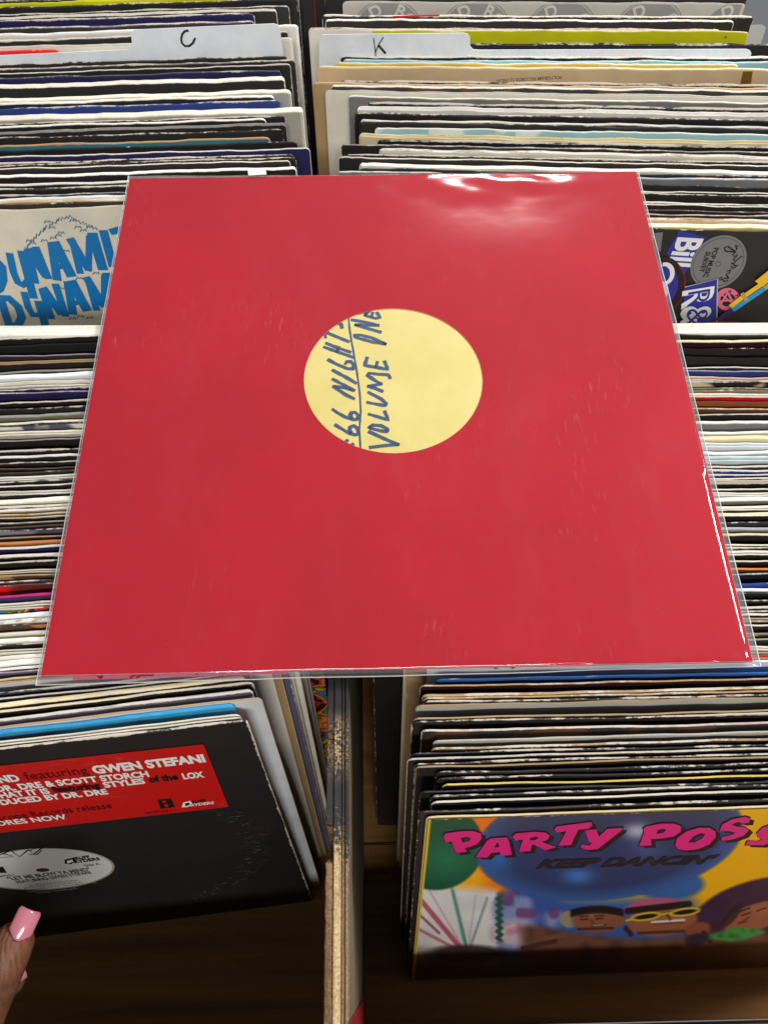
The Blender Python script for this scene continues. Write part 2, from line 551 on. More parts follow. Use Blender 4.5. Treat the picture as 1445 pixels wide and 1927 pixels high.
ply(-0.0318, -0.0288, -0.0104, M_PLY1, 1, notches=((-0.2822, -0.2800, 0.02, 0.0), (-0.234, -0.221, 0.010, 0.0012), (-0.187, -0.184, 0.003, 0.0004)))
ply(-0.02865, -0.0255, -0.0100, M_PLY2, 2)
ply(-0.02535, -0.0240, -0.0108, M_PLY3, 3)
ply(-0.02385, -0.0222, -0.0103, M_PLY4, 4)

# ------------------------------------------------------------------ record stacks (far to near, measured rows)
FAR_LEFT = '''
-14 -9 k k
-6 -3 gr k
0 1.5 k k
4.5 6 yel yel wear=.35 u=515
12 14 k k wear=.75
25.5 27 gr k wear=.9
29.5 33.8 w k u=520
37 39 k navy wear=.95 u=478
51 53.6 lilac k u=478
60.5 65 w w wear=.45
72.5 76 gr k wear=.95
84.5 90 lg w wear=.6
95.5 97 red red wear=.6 u=110
119 121 k k wear=.9 u=540
127 129.4 gr k wear=.9
136 137.4 w k
145.5 147 slate navy wear=.7 u=528
155 164.8 w k u=535
181 189 w lg
190 195.5 w k u=515
202.5 204.5 blue blue wear=.85 u=527
213 226 w lg u=570 wear=.2
231 233 k k wear=1
234.5 238.6 w k u=500
245 249.6 gr k s=o wear=.6
258 259.5 k k wear=.8
271 274 tan teal wear=1 u=508
281 283 k k wear=.6
293 295.4 w navy u=583
303.5 307 k k wear=1.05
310 312 k k wear=.9
315.5 317.4 w k
326.5 333 w k wear=.3
344 349 w k u=573
352.5 356 k k wear=1.05
366 368 gr k wear=.8
372 376 bw w
376.6 381 w tan wear=.9
384 385.6 dbrn k
392.5 394.6 bone bone wear=.35 u=560 g=.1 f=1
'''
FAR_RIGHT = '''
-34 -30 k k u=560
-22 -19 red k u=590
-12 -9 k k u=610
3.5 5 lg w u=644 wear=.3 w=0.297 g=.1 f=1
27.5 31.6 k k wear=1.05 u=606 f=1
35 39 w k wear=.8 u=612 w=0.296 f=1
52 55.5 pink w u=580 w=0.296
56.5 58 cream yel u=700 w=0.27 wear=.3 f=1
80 84 k k wear=.8 u=620
103 108 w k wear=.8 u=640
113 116 paleblue paleblue u=645
118 121 cream yellowish u=632 wear=.9 w=0.28
126 130 cream buff u=598 wear=.5 w=0.316 g=.05 f=1
157 160.5 k k wear=1.05 u=640
162 166 tan tan u=588 wear=.6
166.5 170.6 w char wear=.9 u=622 alt=brn
178 181 lg w u=611 wear=.3
190 193 w grey u=655 wear=.7
202 205.5 k k wear=1.1 u=690
208.5 218 w w u=672 wear=.6
223.5 226 k k wear=.8
236.5 240 w char alt=rust u=678
241 243 k k wear=.6
250.5 253 w paleblue alt=ice u=705
262 271 cream cream u=675 wear=.6
273 277 k k wear=1.05 u=710
284 286 gr k wear=.8
289 297 lg w wear=.7 u=712
303 305 k k wear=1.05
309 311 w k wear=.8
318 327 w w u=675 wear=.3
330 332 k k wear=.7 g=.8
335 338.5 silver grey g=.7
351 352.6 k k wear=.6
362 363.6 w k
366 368 k k wear=.9
381.5 385 gr k wear=1.05
387.5 389 w k
398 399.6 brn k
405 406.4 gr k
410 416 pink cream wear=.8
419.5 430 cream yellowish wear=.8
433 435 k k wear=.7 g=.35 f=1
'''
NEAR_LEFT = '''
634 638 w k wear=.9
651 652.6 k k wear=.4
669.5 671.4 lilac char g=.9 wear=.5
679 684 tan k wear=.5
698 702 gr k
703 712 bw bw wear=.2
717 729 w lg wear=.5
732 734 navy navy wear=1
739.5 741 lilac navy
755.5 758.6 lg k wear=1
770 772 k k wear=.8
780 786 gr olive wear=.7
792.5 797.6 w k wear=.3
801 803 k slate alt=w
813 821 w lg wear=.2
829 831 gr k
846.5 850 k k wear=1
857.5 863 w k wear=.3
871 873.4 olive k wear=.8
882 884 brn k
889 890.5 char k
895 903 w lg
907 908.6 k k wear=.8
914.5 916 w k
924.5 932 w k wear=1.1
937.5 947 w w wear=.3
950 955 w k wear=1.1
957.5 963 w tan
965.5 975 tan k wear=1.05
984.5 986.6 gr k
992 993.6 brn k
999.5 1001 k slate alt=lilac
1011 1013.5 tan k s=o
1019 1025 orange rust wear=.4
1027.5 1033 w navy wear=1.1
1044 1051 w k wear=1.1
1059 1060.6 brn k wear=.9
1073.5 1080 w k wear=1.1
1083.5 1086 tan brn alt=tan
1094.5 1096.4 k slate wear=.9
1102.5 1105 brn red alt=dbrn
1118.5 1125 mag mag wear=.45
1126.4 1128 k navy
1133 1142 w w
1147 1149 k k wear=1.05 u=560
1153 1163 bw bw wear=.2 u=556
1165.5 1175 w w u=552
1177 1180 k brn alt=orange wear=.7 
1190 1196 w w wear=.4
1200 1210 w w wear=.5
1213 1216 k k wear=1.1
1223.5 1231 w w wear=.6 u=545
1233 1240 w w wear=.4
1242 1254 w w wear=.5 u=538
1255.5 1262 w k wear=.7 u=530
1266.5 1268.6 lilac slate
1277 1281 cream tan wear=.8 u=520
1283 1286 tan w wear=.3 u=505
1303 1306 k slate wear=1 u=468
1313 1316 lg k u=470
1320 1331 cream k wear=.8 u=462
1334 1340 cream k wear=1 u=476
1349.5 1357 lg slate wear=1 u=474
1366 1371 tan bw u=492 wear=.4
1372.5 1382 sky sky u=440 wear=.3 g=.8
1393.5 1403 w pink alt=red u=452 wear=.6
1405 1411.6 k k wear=1.0 u=464 m=ring g=.3 f=1
'''
NEAR_RIGHT = '''
628.5 631 k k wear=.6
637 642.5 cream maroon wear=.5
653.5 656 maroon char g=1 wear=.7
671 673 k char g=1 wear=.6
689.5 692 w k wear=.8
696.5 698.4 lilac blue wear=.6
707 715 pink pink wear=.7
716.5 718.4 k k alt=cream wear=.9
728.5 735 olive olive wear=.7
738 745.6 w red wear=.25
754.5 757 brn rust
766.5 769.6 tan brn
777.5 780 gr k wear=.95
788 794.6 w grey wear=.3
809.5 814.5 w lg
816.5 826 cream cream wear=.3
831.5 840 bw bw wear=.1
846.5 853 w lg
855 866 ice ice wear=.2
874.5 878.4 w k wear=1.1
881 885 w blue wear=1.1
890.5 893 w blue wear=1
898 901.4 w k wear=.9
903 909.5 w k wear=1.15
918.5 920.2 w k
924.5 931 w lg wear=.3
933 943 w olive wear=.3
949.5 956 w k wear=.5
958 960 w k wear=1.1
962 967.6 cream w wear=.4
968.6 971 w k
980.5 983 k char wear=.8
989.5 996 silver grey g=.6
1002 1007.6 cream k wear=.5
1023 1025 w k wear=.8
1029 1031 k k wear=1.15
1034.5 1040.5 w w
1042 1043.6 w k
1054.5 1056.2 w k
1067 1071.4 orange brn
1078 1080 gr k wear=.8
1096.5 1099.5 blue blue
1105 1112 bw bw wear=.2
1116 1118 k k wear=.8 
1128 1130 k k wear=.8 u=699
1140 1145 w k wear=1.1
1149 1151 gr k
1154 1159 w k wear=.3
1163 1165 tan k
1168 1170 gr k
1176 1178 w k
1190 1193 gr yellowish alt=brn
1204 1206 gr k
1214 1222 w cream wear=.3
1227 1229.6 gr gr
1233 1236 red brn u=772
1237 1239 tan tan u=767
1264 1268 royal royal wear=.6 u=820
1275 1279 tan maroon wear=.8 u=790
1291 1297.5 tan k wear=.8 u=794
1300 1302 tan k u=797
1306.5 1309 k k wear=.82 u=797
1311 1315 tan lg wear=.5 u=782
1336 1338.5 tan k u=778
1341 1344.5 k k wear=.9 u=774
1357 1362 pink char g=1 wear=.9 u=793 alt=brn
1376 1380 lg lg wear=.6 u=815
1389 1394 tan k wear=.9 u=812
1401 1403 k k wear=.82
1407 1411.5 lg k wear=.8 u=766
1417 1421.5 k k wear=.82 u=780
1424.5 1427 tan k u=782
1435 1438.6 k k wear=.75 u=820
1447 1450 k k wear=.72 u=823
1458 1461.5 yellowish k wear=.6 u=833
1468.5 1473 k k wear=.75 u=790 g=.4
1477.5 1480.5 k k wear=.82 u=810
1487 1492 w k wear=.75 u=812
1503 1508.5 k k wear=.75 u=788 g=.5
1516.5 1519.5 cream maroon wear=.5 u=802 m=print g=.35 f=1
'''
SL_FL = ([0, 400], [-0.032, -0.030])
SL_FR = ([0, 100, 210, 433], [0.004, 0.002, 0.018, 0.022])
SL_NL = ([613, 1000, 1200, 1290, 1340, 1412], [-0.036, -0.045, -0.060, -0.092, -0.115, -0.118])
SL_NR = ([613, 800, 1230, 1280, 1520], [0.006, -0.006, -0.012, -0.02, -0.032])
LEAN_F = ([0, 440], [9.0, 11.0])
LEAN_L = ([613, 1412], [9.0, 11.2])
LEAN_R = ([613, 1520], [9.0, 13.2])
fl = build_stack(parse(FAR_LEFT), 0, SL_FL, 'L', LEAN_F, 0.7, 'records filed in the far left bin')
fr = build_stack(parse(FAR_RIGHT), 1440, SL_FR, 'R', LEAN_F, 0.7, 'records filed in the far right bin')
nl = build_stack(parse(NEAR_LEFT), 0, SL_NL, 'L', LEAN_L, 0.6, 'records filed in the near left bin')
nr = build_stack(parse(NEAR_RIGHT), 1440, SL_NR, 'R', LEAN_R, 0.6, 'records filed in the near right bin')

# ------------------------------------------------------------------ flat print on sleeves
def polygon(pl, pts, mat, parent, name, off=0.0003, holes=()):
    loops = [[pl.loc(u, v, off) for (u, v) in pts]] + [[pl.loc(u, v, off) for (u, v) in h] for h in holes]
    return fill(loops, mat, parent, name)

def fill(loops, mat, parent, name):
    flat = [p for l in loops for p in l]
    tris = tessellate_polygon([[Vector((p.x, p.z, 0)) for p in l] for l in loops])
    F = []
    for t in tris:
        a, b, c = (flat[i] for i in t)
        nrm = (b - a).cross(c - a)
        F.append(tuple(t) if nrm.y < 0 else tuple(reversed(t)))
    return mesh_obj(name, flat, F, mat, parent)

def ribbons(pl, strokes, width, mat, parent, name, off=0.0003, taper=False, step=0.00002):
    """strokes: lists of photo points; width in metres (or per-stroke as last tuple)."""
    V, F = [], []
    for st in strokes:
        off += step
        wd = width
        if isinstance(st[-1], (int, float)): wd = st[-1]; st = st[:-1]
        P = [pl.loc(u, v, off) for (u, v) in st]
        base = len(V)
        n = len(P)
        for i, p in enumerate(P):
            a = P[max(0, i - 1)]; b = P[min(n - 1, i + 1)]
            t = Vector((b.x - a.x, 0, b.z - a.z))
            if t.length < 1e-9: t = Vector((1, 0, 0))
            t.normalize()
            s = Vector((-t.z, 0, t.x))
            ww = wd * (0.5 if not taper else 0.5 * (1 - 0.55 * abs(2 * i / max(1, n - 1) - 1)))
            ext = t * (wd * 0.22) * (-1 if i == 0 else 1 if i == n - 1 else 0)
            V.append(p + s * ww + ext); V.append(p - s * ww + ext)
        for i in range(n - 1):
            a = base + 2 * i
            F.append((a, a + 1, a + 3, a + 2))
    o = mesh_obj(name, V, F, mat, parent)
    bm = bmesh.new(); bm.from_mesh(o.data)
    for f in bm.faces:
        f.normal_update()
        if f.normal.y > 0: f.normal_flip()
    bm.to_mesh(o.data); bm.free()
    return o

_txt = {}
def text_geo(s, bold=0.0, shear=0.0):
    key = (s, bold, shear)
    if key in _txt: return _txt[key]
    c = bpy.data.curves.new('t', 'FONT')
    c.body = s; c.size = 1.0; c.offset = bold; c.shear = shear
    c.resolution_u = 3
    o = bpy.data.objects.new('t', c); COL.objects.link(o)
    dg = bpy.context.evaluated_depsgraph_get()
    me = bpy.data.meshes.new_from_object(o.evaluated_get(dg))
    V = [v.co.copy() for v in me.vertices]
    F = [tuple(p.vertices) for p in me.polygons]
    bpy.data.objects.remove(o); bpy.data.meshes.remove(me); bpy.data.curves.remove(c)
    _txt[key] = (V, F)
    return V, F
CAPH = max(v.y for v in text_geo('H')[0])

def text_on(pl, s, p0, p1, pt, mat, parent, name='lettering', off=0.0005, bold=0.0, shear=0.0):
    """s set on plane pl: baseline from photo point p0 to p1, cap height up to photo point pt above p0."""
    V, F = text_geo(s, bold, shear)
    x0 = min(v.x for v in V); x1 = max(v.x for v in V)
    A, B, T = pl.loc(*p0), pl.loc(*p1), pl.loc(*pt)
    bx = Vector((B.x - A.x, 0, B.z - A.z)).normalized()
    up_ = Vector((-bx.z, 0, bx.x))
    if abs((T - A).dot(up_)) > 0.35 * (T - A).length:
        T = A + up_ * (T - A).dot(up_)
    ex = (B - A) / (x1 - x0); ey = (T - A) / CAPH
    VV = []
    for v in V:
        q = A + ex * (v.x - x0) + ey * v.y
        VV.append(Vector((q.x, -off, q.z)))
    FF = []
    for f in F:
        a, b, c = VV[f[0]], VV[f[1]], VV[f[2]]
        FF.append(f if (b - a).cross(c - a).y < 0 else tuple(reversed(f)))
    return mesh_obj(name, VV, FF, mat, parent)

def ellipse(cx, cy, a, b, ang=0.0, n=48, a0=0.0, a1=360.0):
    ca, sa = math.cos(math.radians(ang)), math.sin(math.radians(ang))
    out = []
    m_ = n if abs(a1 - a0 - 360) < 1e-6 else n + 1
    for i in range(m_):
        t = math.radians(a0 + (a1 - a0) * i / n)
        x, y = a * math.cos(t), b * math.sin(t)
        out.append((cx + x * ca - y * sa, cy + x * sa + y * ca))
    return out

def Z(pts, s, ox, oy):
    return [(ox + x / s, oy + y / s) for (x, y) in pts]

# ---- the cream sleeve with the blue lettering (front of the far left bin)
o, pl, *_ = fl[-1]
tag(o, 'cream record sleeve with blue rocky DYNAMITE lettering at front of the far left bin')
B_ = ink((8, 118, 190)); BD = ink((70, 120, 160))
z3 = lambda pts: Z(pts, 4.1, 0, 330)
def dyn(rows, dx=0, dy=0, name='letter'):
    for letter in rows:
        st = []
        for s in letter:
            w = s[-1]
            st.append(z3([(x + dx, y + dy) for (x, y) in s[:-1]]) + [w])
        for q_, one in enumerate(st):
            pass
        ribbons(pl, [x_[:-1] + [x_[-1] * 0.86] for x_ in st], 0.005, B_, o, name, 0.0003 + 0.00005 * random.random(), step=0.00006)
K = 0.000106
row1 = [
 [[(-120, 640), (-40, 900), 60*K], [(-110, 650), (-40, 640), (15, 700), (25, 800), (0, 870), (-60, 905), 60*K]],
 [[(75, 605), (105, 745), (140, 825), (175, 845), (205, 820), 52*K], [(168, 590), (258, 935), 58*K]],
 [[(215, 585), (272, 820), 55*K], [(222, 572), (352, 770), 60*K], [(278, 556), (372, 785), 52*K]],
 [[(402, 528), (440, 795), 62*K], [(425, 520), (548, 765), 72*K], [(440, 705), (515, 690), 40*K]],
 [[(560, 500), (618, 745), 50*K], [(545, 492), (680, 715), 58*K], [(682, 725), (690, 470), 46*K], [(715, 452), (792, 712), 70*K]],
 [[(800, 432), (870, 690), 62*K]],
 [[(930, 405), (1000, 660), 62*K], [(860, 430), (1010, 395), 50*K]],
 [[(1070, 385), (1130, 630), 58*K], [(1070, 385), (1170, 365), 46*K], [(1100, 500), (1180, 480), 46*K], [(1130, 630), (1220, 605), 46*K]],
]
row2 = [
 [[(10, 960), (70, 1150), 60*K], [(0, 945), (70, 945), (140, 1010), (168, 1090), (140, 1150), (70, 1160), 62*K]],
 [[(188, 905), (218, 1015), (255, 1075), (295, 1070), 52*K], [(298, 975), (352, 1160), 58*K]],
 [[(330, 885), (395, 1095), 55*K], [(338, 872), (470, 1060), 62*K], [(430, 842), (505, 1075), 54*K]],
 [[(525, 828), (562, 1060), 62*K], [(555, 820), (668, 1030), 74*K], [(565, 985), (640, 965), 42*K]],
 [[(680, 800), (745, 1030), 52*K], [(670, 790), (800, 1000), 58*K], [(805, 1005), (805, 770), 46*K], [(830, 760), (900, 1000), 70*K]],
 [[(925, 735), (985, 980), 62*K]],
]
dyn(row1); dyn(row2)
cl = [(190, 560)]
rnd = random.Random(5)
for i in range(46):
    t = i / 45
    x = 190 + 560 * t
    y = 560 - 245 * math.sin(min(1, t * 1.55) * math.pi / 2) + (90 * max(0, t - 0.62) / 0.38)
    cl.append((x + rnd.uniform(-7, 7), y + (14 if i % 2 else -8) + rnd.uniform(-5, 5)))
ribbons(pl, [z3(cl) + [8*K]], 0.001, BD, o, 'cloud_line')
sq = []
for (cx, cy) in ((365, 355), (400, 400), (560, 345), (470, 440), (410, 480), (340, 500), (600, 395), (690, 395), (640, 420), (450, 460), (510, 580), (250, 520), (225, 500), (480, 870), (610, 790), (740, 750), (560, 1100), (620, 1085), (690, 1095)):
    sq.append(z3([(cx - 22, cy + 8), (cx - 10, cy - 10), (cx + 4, cy + 2), (cx + 16, cy - 10), (cx + 26, cy + 6)]) + [7*K])
ribbons(pl, sq, 0.0008, BD, o, 'cloud_line')

# ---- the black sleeve with magazine logos (front of the far right bin)
o, pl, *_ = fr[-1]
tag(o, 'black record sleeve printed with blue logos and grey disc, front of far right bin')
z4 = lambda pts: Z(pts, 5.208, 1180, 330)
q4 = lambda *p: z4([p])[0]
LB = ink((44, 48, 150)); WH = ink((236, 236, 240)); GY = ink((122, 120, 122)); KK = ink((18, 16, 17)); PK = ink((214, 110, 134)); YE = ink((236, 186, 30)); CY = ink((40, 150, 210)); SV = ink((176, 176, 182)); DR = ink((110, 22, 30)); PU = ink((58, 36, 96)); WN = ink((40, 22, 24))
polygon(pl, z4([(515, 528), (775, 605), (555, 975), (385, 755)]), LB, o, 'logo_panel', 0.0002)
text_on(pl, 'Bill', q4(505, 600), q4(398, 880), q4(718, 668), WH, o, bold=0.03, off=0.0003)
polygon(pl, z4([(270, 560), (350, 552), (325, 745), (285, 700)]), GY, o, 'logo_panel', 0.0002)
polygon(pl, z4(ellipse(893, 845, 300, 238, -40)), GY, o, 'printed_disc', 0.00035)
ring_o = z4(ellipse(893, 845, 276, 216, -40)); ring_i = z4(ellipse(893, 845, 268, 209, -40))
polygon(pl, ring_o, ink((84, 82, 84)), o, 'disc_ring', 0.00042, holes=[ring_i])
polygon(pl, z4(ellipse(888, 862, 28, 26)), ink((70, 68, 70)), o, 'disc_ring', 0.00042, holes=[z4(ellipse(888, 862, 22, 20))])
text_on(pl, 'POP MUSIC', q4(850, 702), q4(742, 990), q4(893, 714), KK, o, bold=0.03, off=0.0005)
text_on(pl, 'SURVEY', q4(772, 742), q4(704, 945), q4(814, 754), KK, o, bold=0.03, off=0.0005)
script = [
 [(1088, 690), (1060, 676), (1075, 715), (1050, 735), (985, 690), (950, 700), (960, 735), (1010, 740), (1060, 745), 9*K],
 [(1060, 745), (1030, 770), (1050, 790), (1085, 760), (1060, 800), (1035, 815), (1060, 835), (1090, 810), (1125, 785), 8*K],
 [(1060, 835), (1040, 860), (1020, 850), (1060, 880), (1085, 870), (1050, 900), (1010, 880), (1030, 910), 8*K],
 [(980, 930), (1010, 920), (1000, 950), (970, 960), (985, 990), (1000, 1000), (960, 1000), (930, 1010), (950, 1035), (985, 1020), 9*K],
 [(900, 1000), (930, 990), (915, 1020), (890, 1015), 8*K]]
ribbons(pl, [z4(s[:-1]) + [s[-1]] for s in script], 0.001, KK, o, 'script_lettering', 0.0005)
polygon(pl, z4(ellipse(365, 1050, 200, 260)), WN, o, 'round_badge', 0.00055)
polygon(pl, z4(ellipse(335, 1050, 162, 205)), LB, o, 'round_badge', 0.00065)
ribbons(pl, [z4(ellipse(365, 955, 75, 95, 10, 26, -110, 160)) + [26*K], z4(ellipse(300, 1120, 80, 90, 10, 20, -60, 80)) + [24*K]], 0.001, WH, o, 'badge_letter', 0.0008)
ribbons(pl, [z4(ellipse(365, 1050, 199, 259, 0, 30, -40, 75)) + [7*K]], 0.001, ink((120, 30, 30)), o, 'badge_rim', 0.0008)
polygon(pl, z4([(882, 1003), (872, 1600), (500, 1640), (565, 1082)]), LB, o, 'logo_panel', 0.00095)
ribbons(pl, [z4([(565, 1082), (882, 1003), (872, 1600)]) + [7*K]], 0.001, SV, o, 'panel_border', 0.00105)
text_on(pl, 'R&R', q4(552, 1120), q4(515, 1640), q4(835, 1108), WH, o, bold=0.035, off=0.00115)
text_on(pl, 'R&R', q4(592, 1135), q4(562, 1640), q4(812, 1124), LB, o, bold=-0.01, off=0.00125)
polygon(pl, z4(ellipse(985, 1210, 118, 112)), PK, o, 'round_emblem', 0.0003, holes=[z4(ellipse(985, 1215, 74, 66))])
ribbons(pl, [z4([(910, 1270), (985, 1140)]) + [12*K], z4([(985, 1140), (1050, 1275)]) + [12*K], z4([(900, 1225), (1065, 1215)]) + [12*K], z4([(925, 1160), (1040, 1260)]) + [8*K]], 0.001, PK, o, 'emblem_mark', 0.0004)
text_on(pl, 'R', q4(985, 1142), q4(1016, 1150), q4(990, 1116), KK, o, bold=0.02, off=0.0005)
text_on(pl, 'A', q4(1052, 1172), q4(1080, 1190), q4(1066, 1148), KK, o, bold=0.02, off=0.0005)
ribbons(pl, [z4([(720, 1480), (820, 1425), (905, 1385)]) + [12*K], z4([(880, 1412), (1080, 1425), (1250, 1445), (1380, 1475), (1500, 1500)]) + [8*K]], 0.001, DR, o, 'cable_line', 0.0014)
ribbons(pl, [z4([(895, 1392), (1035, 1292)]) + [34*K]], 0.001, PU, o, 'cable_line', 0.0015)
ribbons(pl, [z4([(1015, 1262), (1115, 1185), (1310, 1050)]) + [34*K], z4([(1305, 1030), (1480, 890)]) + [70*K]], 0.001, YE, o, 'plug_drawing', 0.0016)
ribbons(pl, [z4([(1040, 1296), (1165, 1210), (1400, 1050), (1480, 990)]) + [36*K]], 0.001, CY, o, 'plug_drawing', 0.0016)
ribbons(pl, [z4([(1120, 1140), (1160, 1200)]) + [22*K], z4([(1350, 1080), (1480, 990)]) + [30*K]], 0.001, ink((190, 150, 80)), o, 'plug_drawing', 0.0018)

# ---- the white sleeve with grey round seals (far right bin)
bb = fr[3]
o, pl = bb[0], bb[1]
tag(o, 'white record sleeve printed with a row of grey BAD BOY seals, far right bin')
SG = ink((168, 166, 162)); SW = ink((228, 225, 216))
for cu in (566, 730, 893, 1052, 1214, 1376):
    C0 = pl.loc(cu, 72)
    e1 = Vector((1, 0, 0))
    R_ = (pl.loc(cu + 70, 72) - C0).length
    def circ(r, n=40): return [Vector((C0.x + r * math.cos(2 * math.pi * i / n), 0, C0.z + r * math.sin(2 * math.pi * i / n))) for i in range(n)]
    lim = W0 * 0.5
    def okc(r, off):
        return [Vector((max(-0.146, min(0.146, p.x)), -off, min(-0.0008, p.z))) for p in circ(r)]
    fill([okc(R_, 0.0002), okc(R_ * 0.97, 0.0002)], SG, o, 'seal_rim')
    fill([okc(R_ * 0.94, 0.0002), okc(R_ * 0.55, 0.0002)], SG, o, 'seal_band')
    fill([okc(R_ * 0.42, 0.0002)], SG, o, 'seal_centre')
    for i, ch in enumerate('BAD BOY'):
        if ch == ' ': continue
        an = math.radians(90 + 78 - i * 26)
        V, F = text_geo(ch, 0.03)
        mx = (min(v.x for v in V) + max(v.x for v in V)) / 2
        sc = R_ * 0.30 / CAPH
        VV = []
        for v in V:
            lx, ly = (v.x - mx) * sc, v.y * sc + R_ * 0.60
            px = C0.x + ly * math.cos(an) + lx * math.sin(an)
            pz = C0.z + ly * math.sin(an) - lx * math.cos(an)
            VV.append(Vector((px, -0.0004, pz)))
        if max(p.z for p in VV) > -0.0006 or max(abs(p.x) for p in VV) > 0.146: continue
        FF = [f if (VV[f[1]] - VV[f[0]]).cross(VV[f[2]] - VV[f[0]]).y < 0 else tuple(reversed(f)) for f in F]
        mesh_obj('seal_letter', VV, FF, SW, o)

# red strip lettering on the sleeve just in front of it
o, pl = fr[4][0], fr[4][1]
# the tan sleeve with small upside-down print and brown tape
for (o, pl, ec, fc, kw) in fr:
    if ec == 'cream' and fc == 'buff':
        tag(o, 'tan cardboard record sleeve with small inverted print and brown tape, far right bin')
        text_on(pl, 'POLYGRAM RECORDS 12 INCH', (1057, 141), (936, 148), (1056.4, 147), ink((120, 100, 76)), o, off=0.0003, bold=0.01)
        polygon(pl, [(1398, 133), (1416, 133), (1411, 170), (1390, 170)], ink((122, 92, 38), 0.3), o, 'tape', 0.0003)
    if fc == 'yel':
        polygon(pl, [(1363, 66), (1368, 66), (1368, 71), (1363, 71)], ink((150, 148, 20)), o, 'ink_mark', 0.0003)
# a torn grey paper flap on the black sleeve behind the yellow one
o, pl = fr[4][0], fr[4][1]
polygon(pl, [(1412, 45), (1432, 44), (1441, 49), (1436, 66), (1430, 84), (1402, 80)], ink((198, 200, 200), 0.7), o, 'torn_flap', 0.0006)
ribbons(pl, [[(740, 30), (826, 27)] + [0.0011]], 0.001, ink((200, 30, 34)), o, 'red_strip', 0.0006)

# ---- black sleeve with red sticker (front of the near left bin)
o, pl, *_ = nl[-1]
tag(o, 'black record sleeve with long red sticker and white centre label, front of near left bin')
z7 = lambda pts: Z(pts, 2.258, 0, 1240)
zg = lambda x, y: (x / 3.211, 1360 + y / 3.211)
RD = NT('red_sticker'); 
tc = RD.n('ShaderNodeTexCoord')
nz = RD.noise(RD.scalevec(tc.outputs['Object'], (160, 160, 260)), 1.0, 6, 0.75)
big = RD.noise(RD.scalevec(tc.outputs['Object'], (22, 22, 30)), 1.0, 2, 0.5)
fac = RD.math('MULTIPLY', RD.math('MULTIPLY', RD.ramp(nz, 0.5, 0.72), RD.ramp(big, 0.45, 0.65)), 0.5)
RD.bsdf(RD.mix(fac, lin((198, 24, 22)), lin((220, 116, 98))), 0.4, 0.4)
def rr(pts): return pts
st = polygon(pl, z7([(-380, 492), (858, 361), (866, 363), (969, 621), (967, 627), (-340, 776)]), RD.m, o, 'sticker', 0.0004)
st['label'] = 'red sticker with white and dark credits'
TW = ink((240, 236, 232)); TD = ink((92, 14, 16)); TK = ink((28, 16, 18))
def tx(s, x0, y0, x1, y1, hx, hy, mat, bold=0.0, shear=0.0, par=None):
    text_on(pl, s, zg(x0, y0), zg(x1, y1), zg(x0 + hx, y0 + hy), mat, par or st, off=0.0007, bold=bold, shear=shear)
tx('LET ME BLOW YA MIND', -760, 436, 130, 343, -6, -40, TW, 0.045)
tx('featuring', 165, 341, 540, 302, -9, -46, TD)
tx('GWEN STEFANI', 575, 301, 1245, 228, -10, -44, TW, 0.05)
tx('PRODUCED BY DR. DRE & SCOTT STORCH', -560, 466, 905, 317, -8, -33, TW, 0.043)
tx("THAT'S WHAT IT IS", -330, 482, 308, 419, -7, -32, TW, 0.043)
tx('featuring', 328, 416, 612, 388, -7, -33, TK, 0.04)
tx('STYLES', 636, 385, 882, 359, -7, -31, TW, 0.045)
tx('of the', 908, 355, 1080, 336, -7, -33, TK, 0.04)
tx('LOX', 1110, 334, 1237, 321, -8, -32, TW, 0.045)
tx('PRODUCED BY DR. DRE', -130, 505, 658, 423, -7, -31, TW, 0.043)
tx('An Interscope Records release', -260, 618, 682, 510, -8, -34, TD)
tx('IN STORES NOW', -205, 637, 412, 574, -6, -28, TW, 0.025)
tx('069497563-1', 884, 548, 1036, 532, -3, -12, TD)
polygon(pl, [zg(953, 462), zg(1032, 454), zg(1057, 505), zg(972, 515)], TK, st, 'logo_square', 0.0007)
polygon(pl, [zg(990, 484), zg(1012, 482), zg(1018, 500), zg(1000, 503)], RD.m, st, 'logo_mark', 0.0009)
polygon(pl, Z(ellipse(993, 468, 14, 7), 3.211, 0, 1360), RD.m, st, 'logo_mark', 0.0009)
polygon(pl, [zg(1108, 476), zg(1150, 466), zg(1164, 484), zg(1135, 504), zg(1098, 505)], TW, st, 'logo_mark', 0.0007)
polygon(pl, [zg(1118, 480), zg(1142, 476), zg(1148, 486), zg(1122, 498)], TK, st, 'logo_mark', 0.0009)
tx('RUFF', 1160, 482, 1248, 471, 3, -14, TK, 0.03, 0.2)
tx('RYDERS', 1152, 500, 1298, 483, 3, -15, TW, 0.03, 0.2)
# centre hole with the record label seen in it
C0 = pl.loc(*zg(258, 890)); E0 = pl.loc(*zg(700, 872))
r0 = abs(E0.x - C0.x)
def disc(r, off, cx=0, cz=0, n=72): return [Vector((C0.x + cx + r * math.cos(2 * math.pi * i / n), -off, C0.z + cz + r * math.sin(2 * math.pi * i / n))) for i in range(n)]
M_LABEL = ink((206, 206, 204), 0.5, 0.2)
lb = fill([disc(r0, 0.00025), disc(0.0037, 0.00025)], M_LABEL, o, 'centre_label')
lb['label'] = 'white centre label with black print'
rim = fill([disc(r0 + 0.0010, 0.0004), disc(r0 - 0.0003, 0.0004)], ink((150, 142, 120), 0.7), o, 'cut_rim')
fill([disc(0.0037, 0.0002)], ink((60, 46, 26)), lb, 'spindle_hole')
def tl(s, x0, y0, x1, y1, h, mat, bold=0.0, shear=0.0):
    text_on(pl, s, zg(x0, y0), zg(x1, y1), zg(x0 - h * 0.15, y0 - h), mat, lb, off=0.0005, bold=bold, shear=shear)
LG = ink((96, 94, 96)); LK = ink((26, 24, 26))
tl('"LET ME BLOW YA MIND"', 62, 952, 552, 892, 20, LG, 0.015)
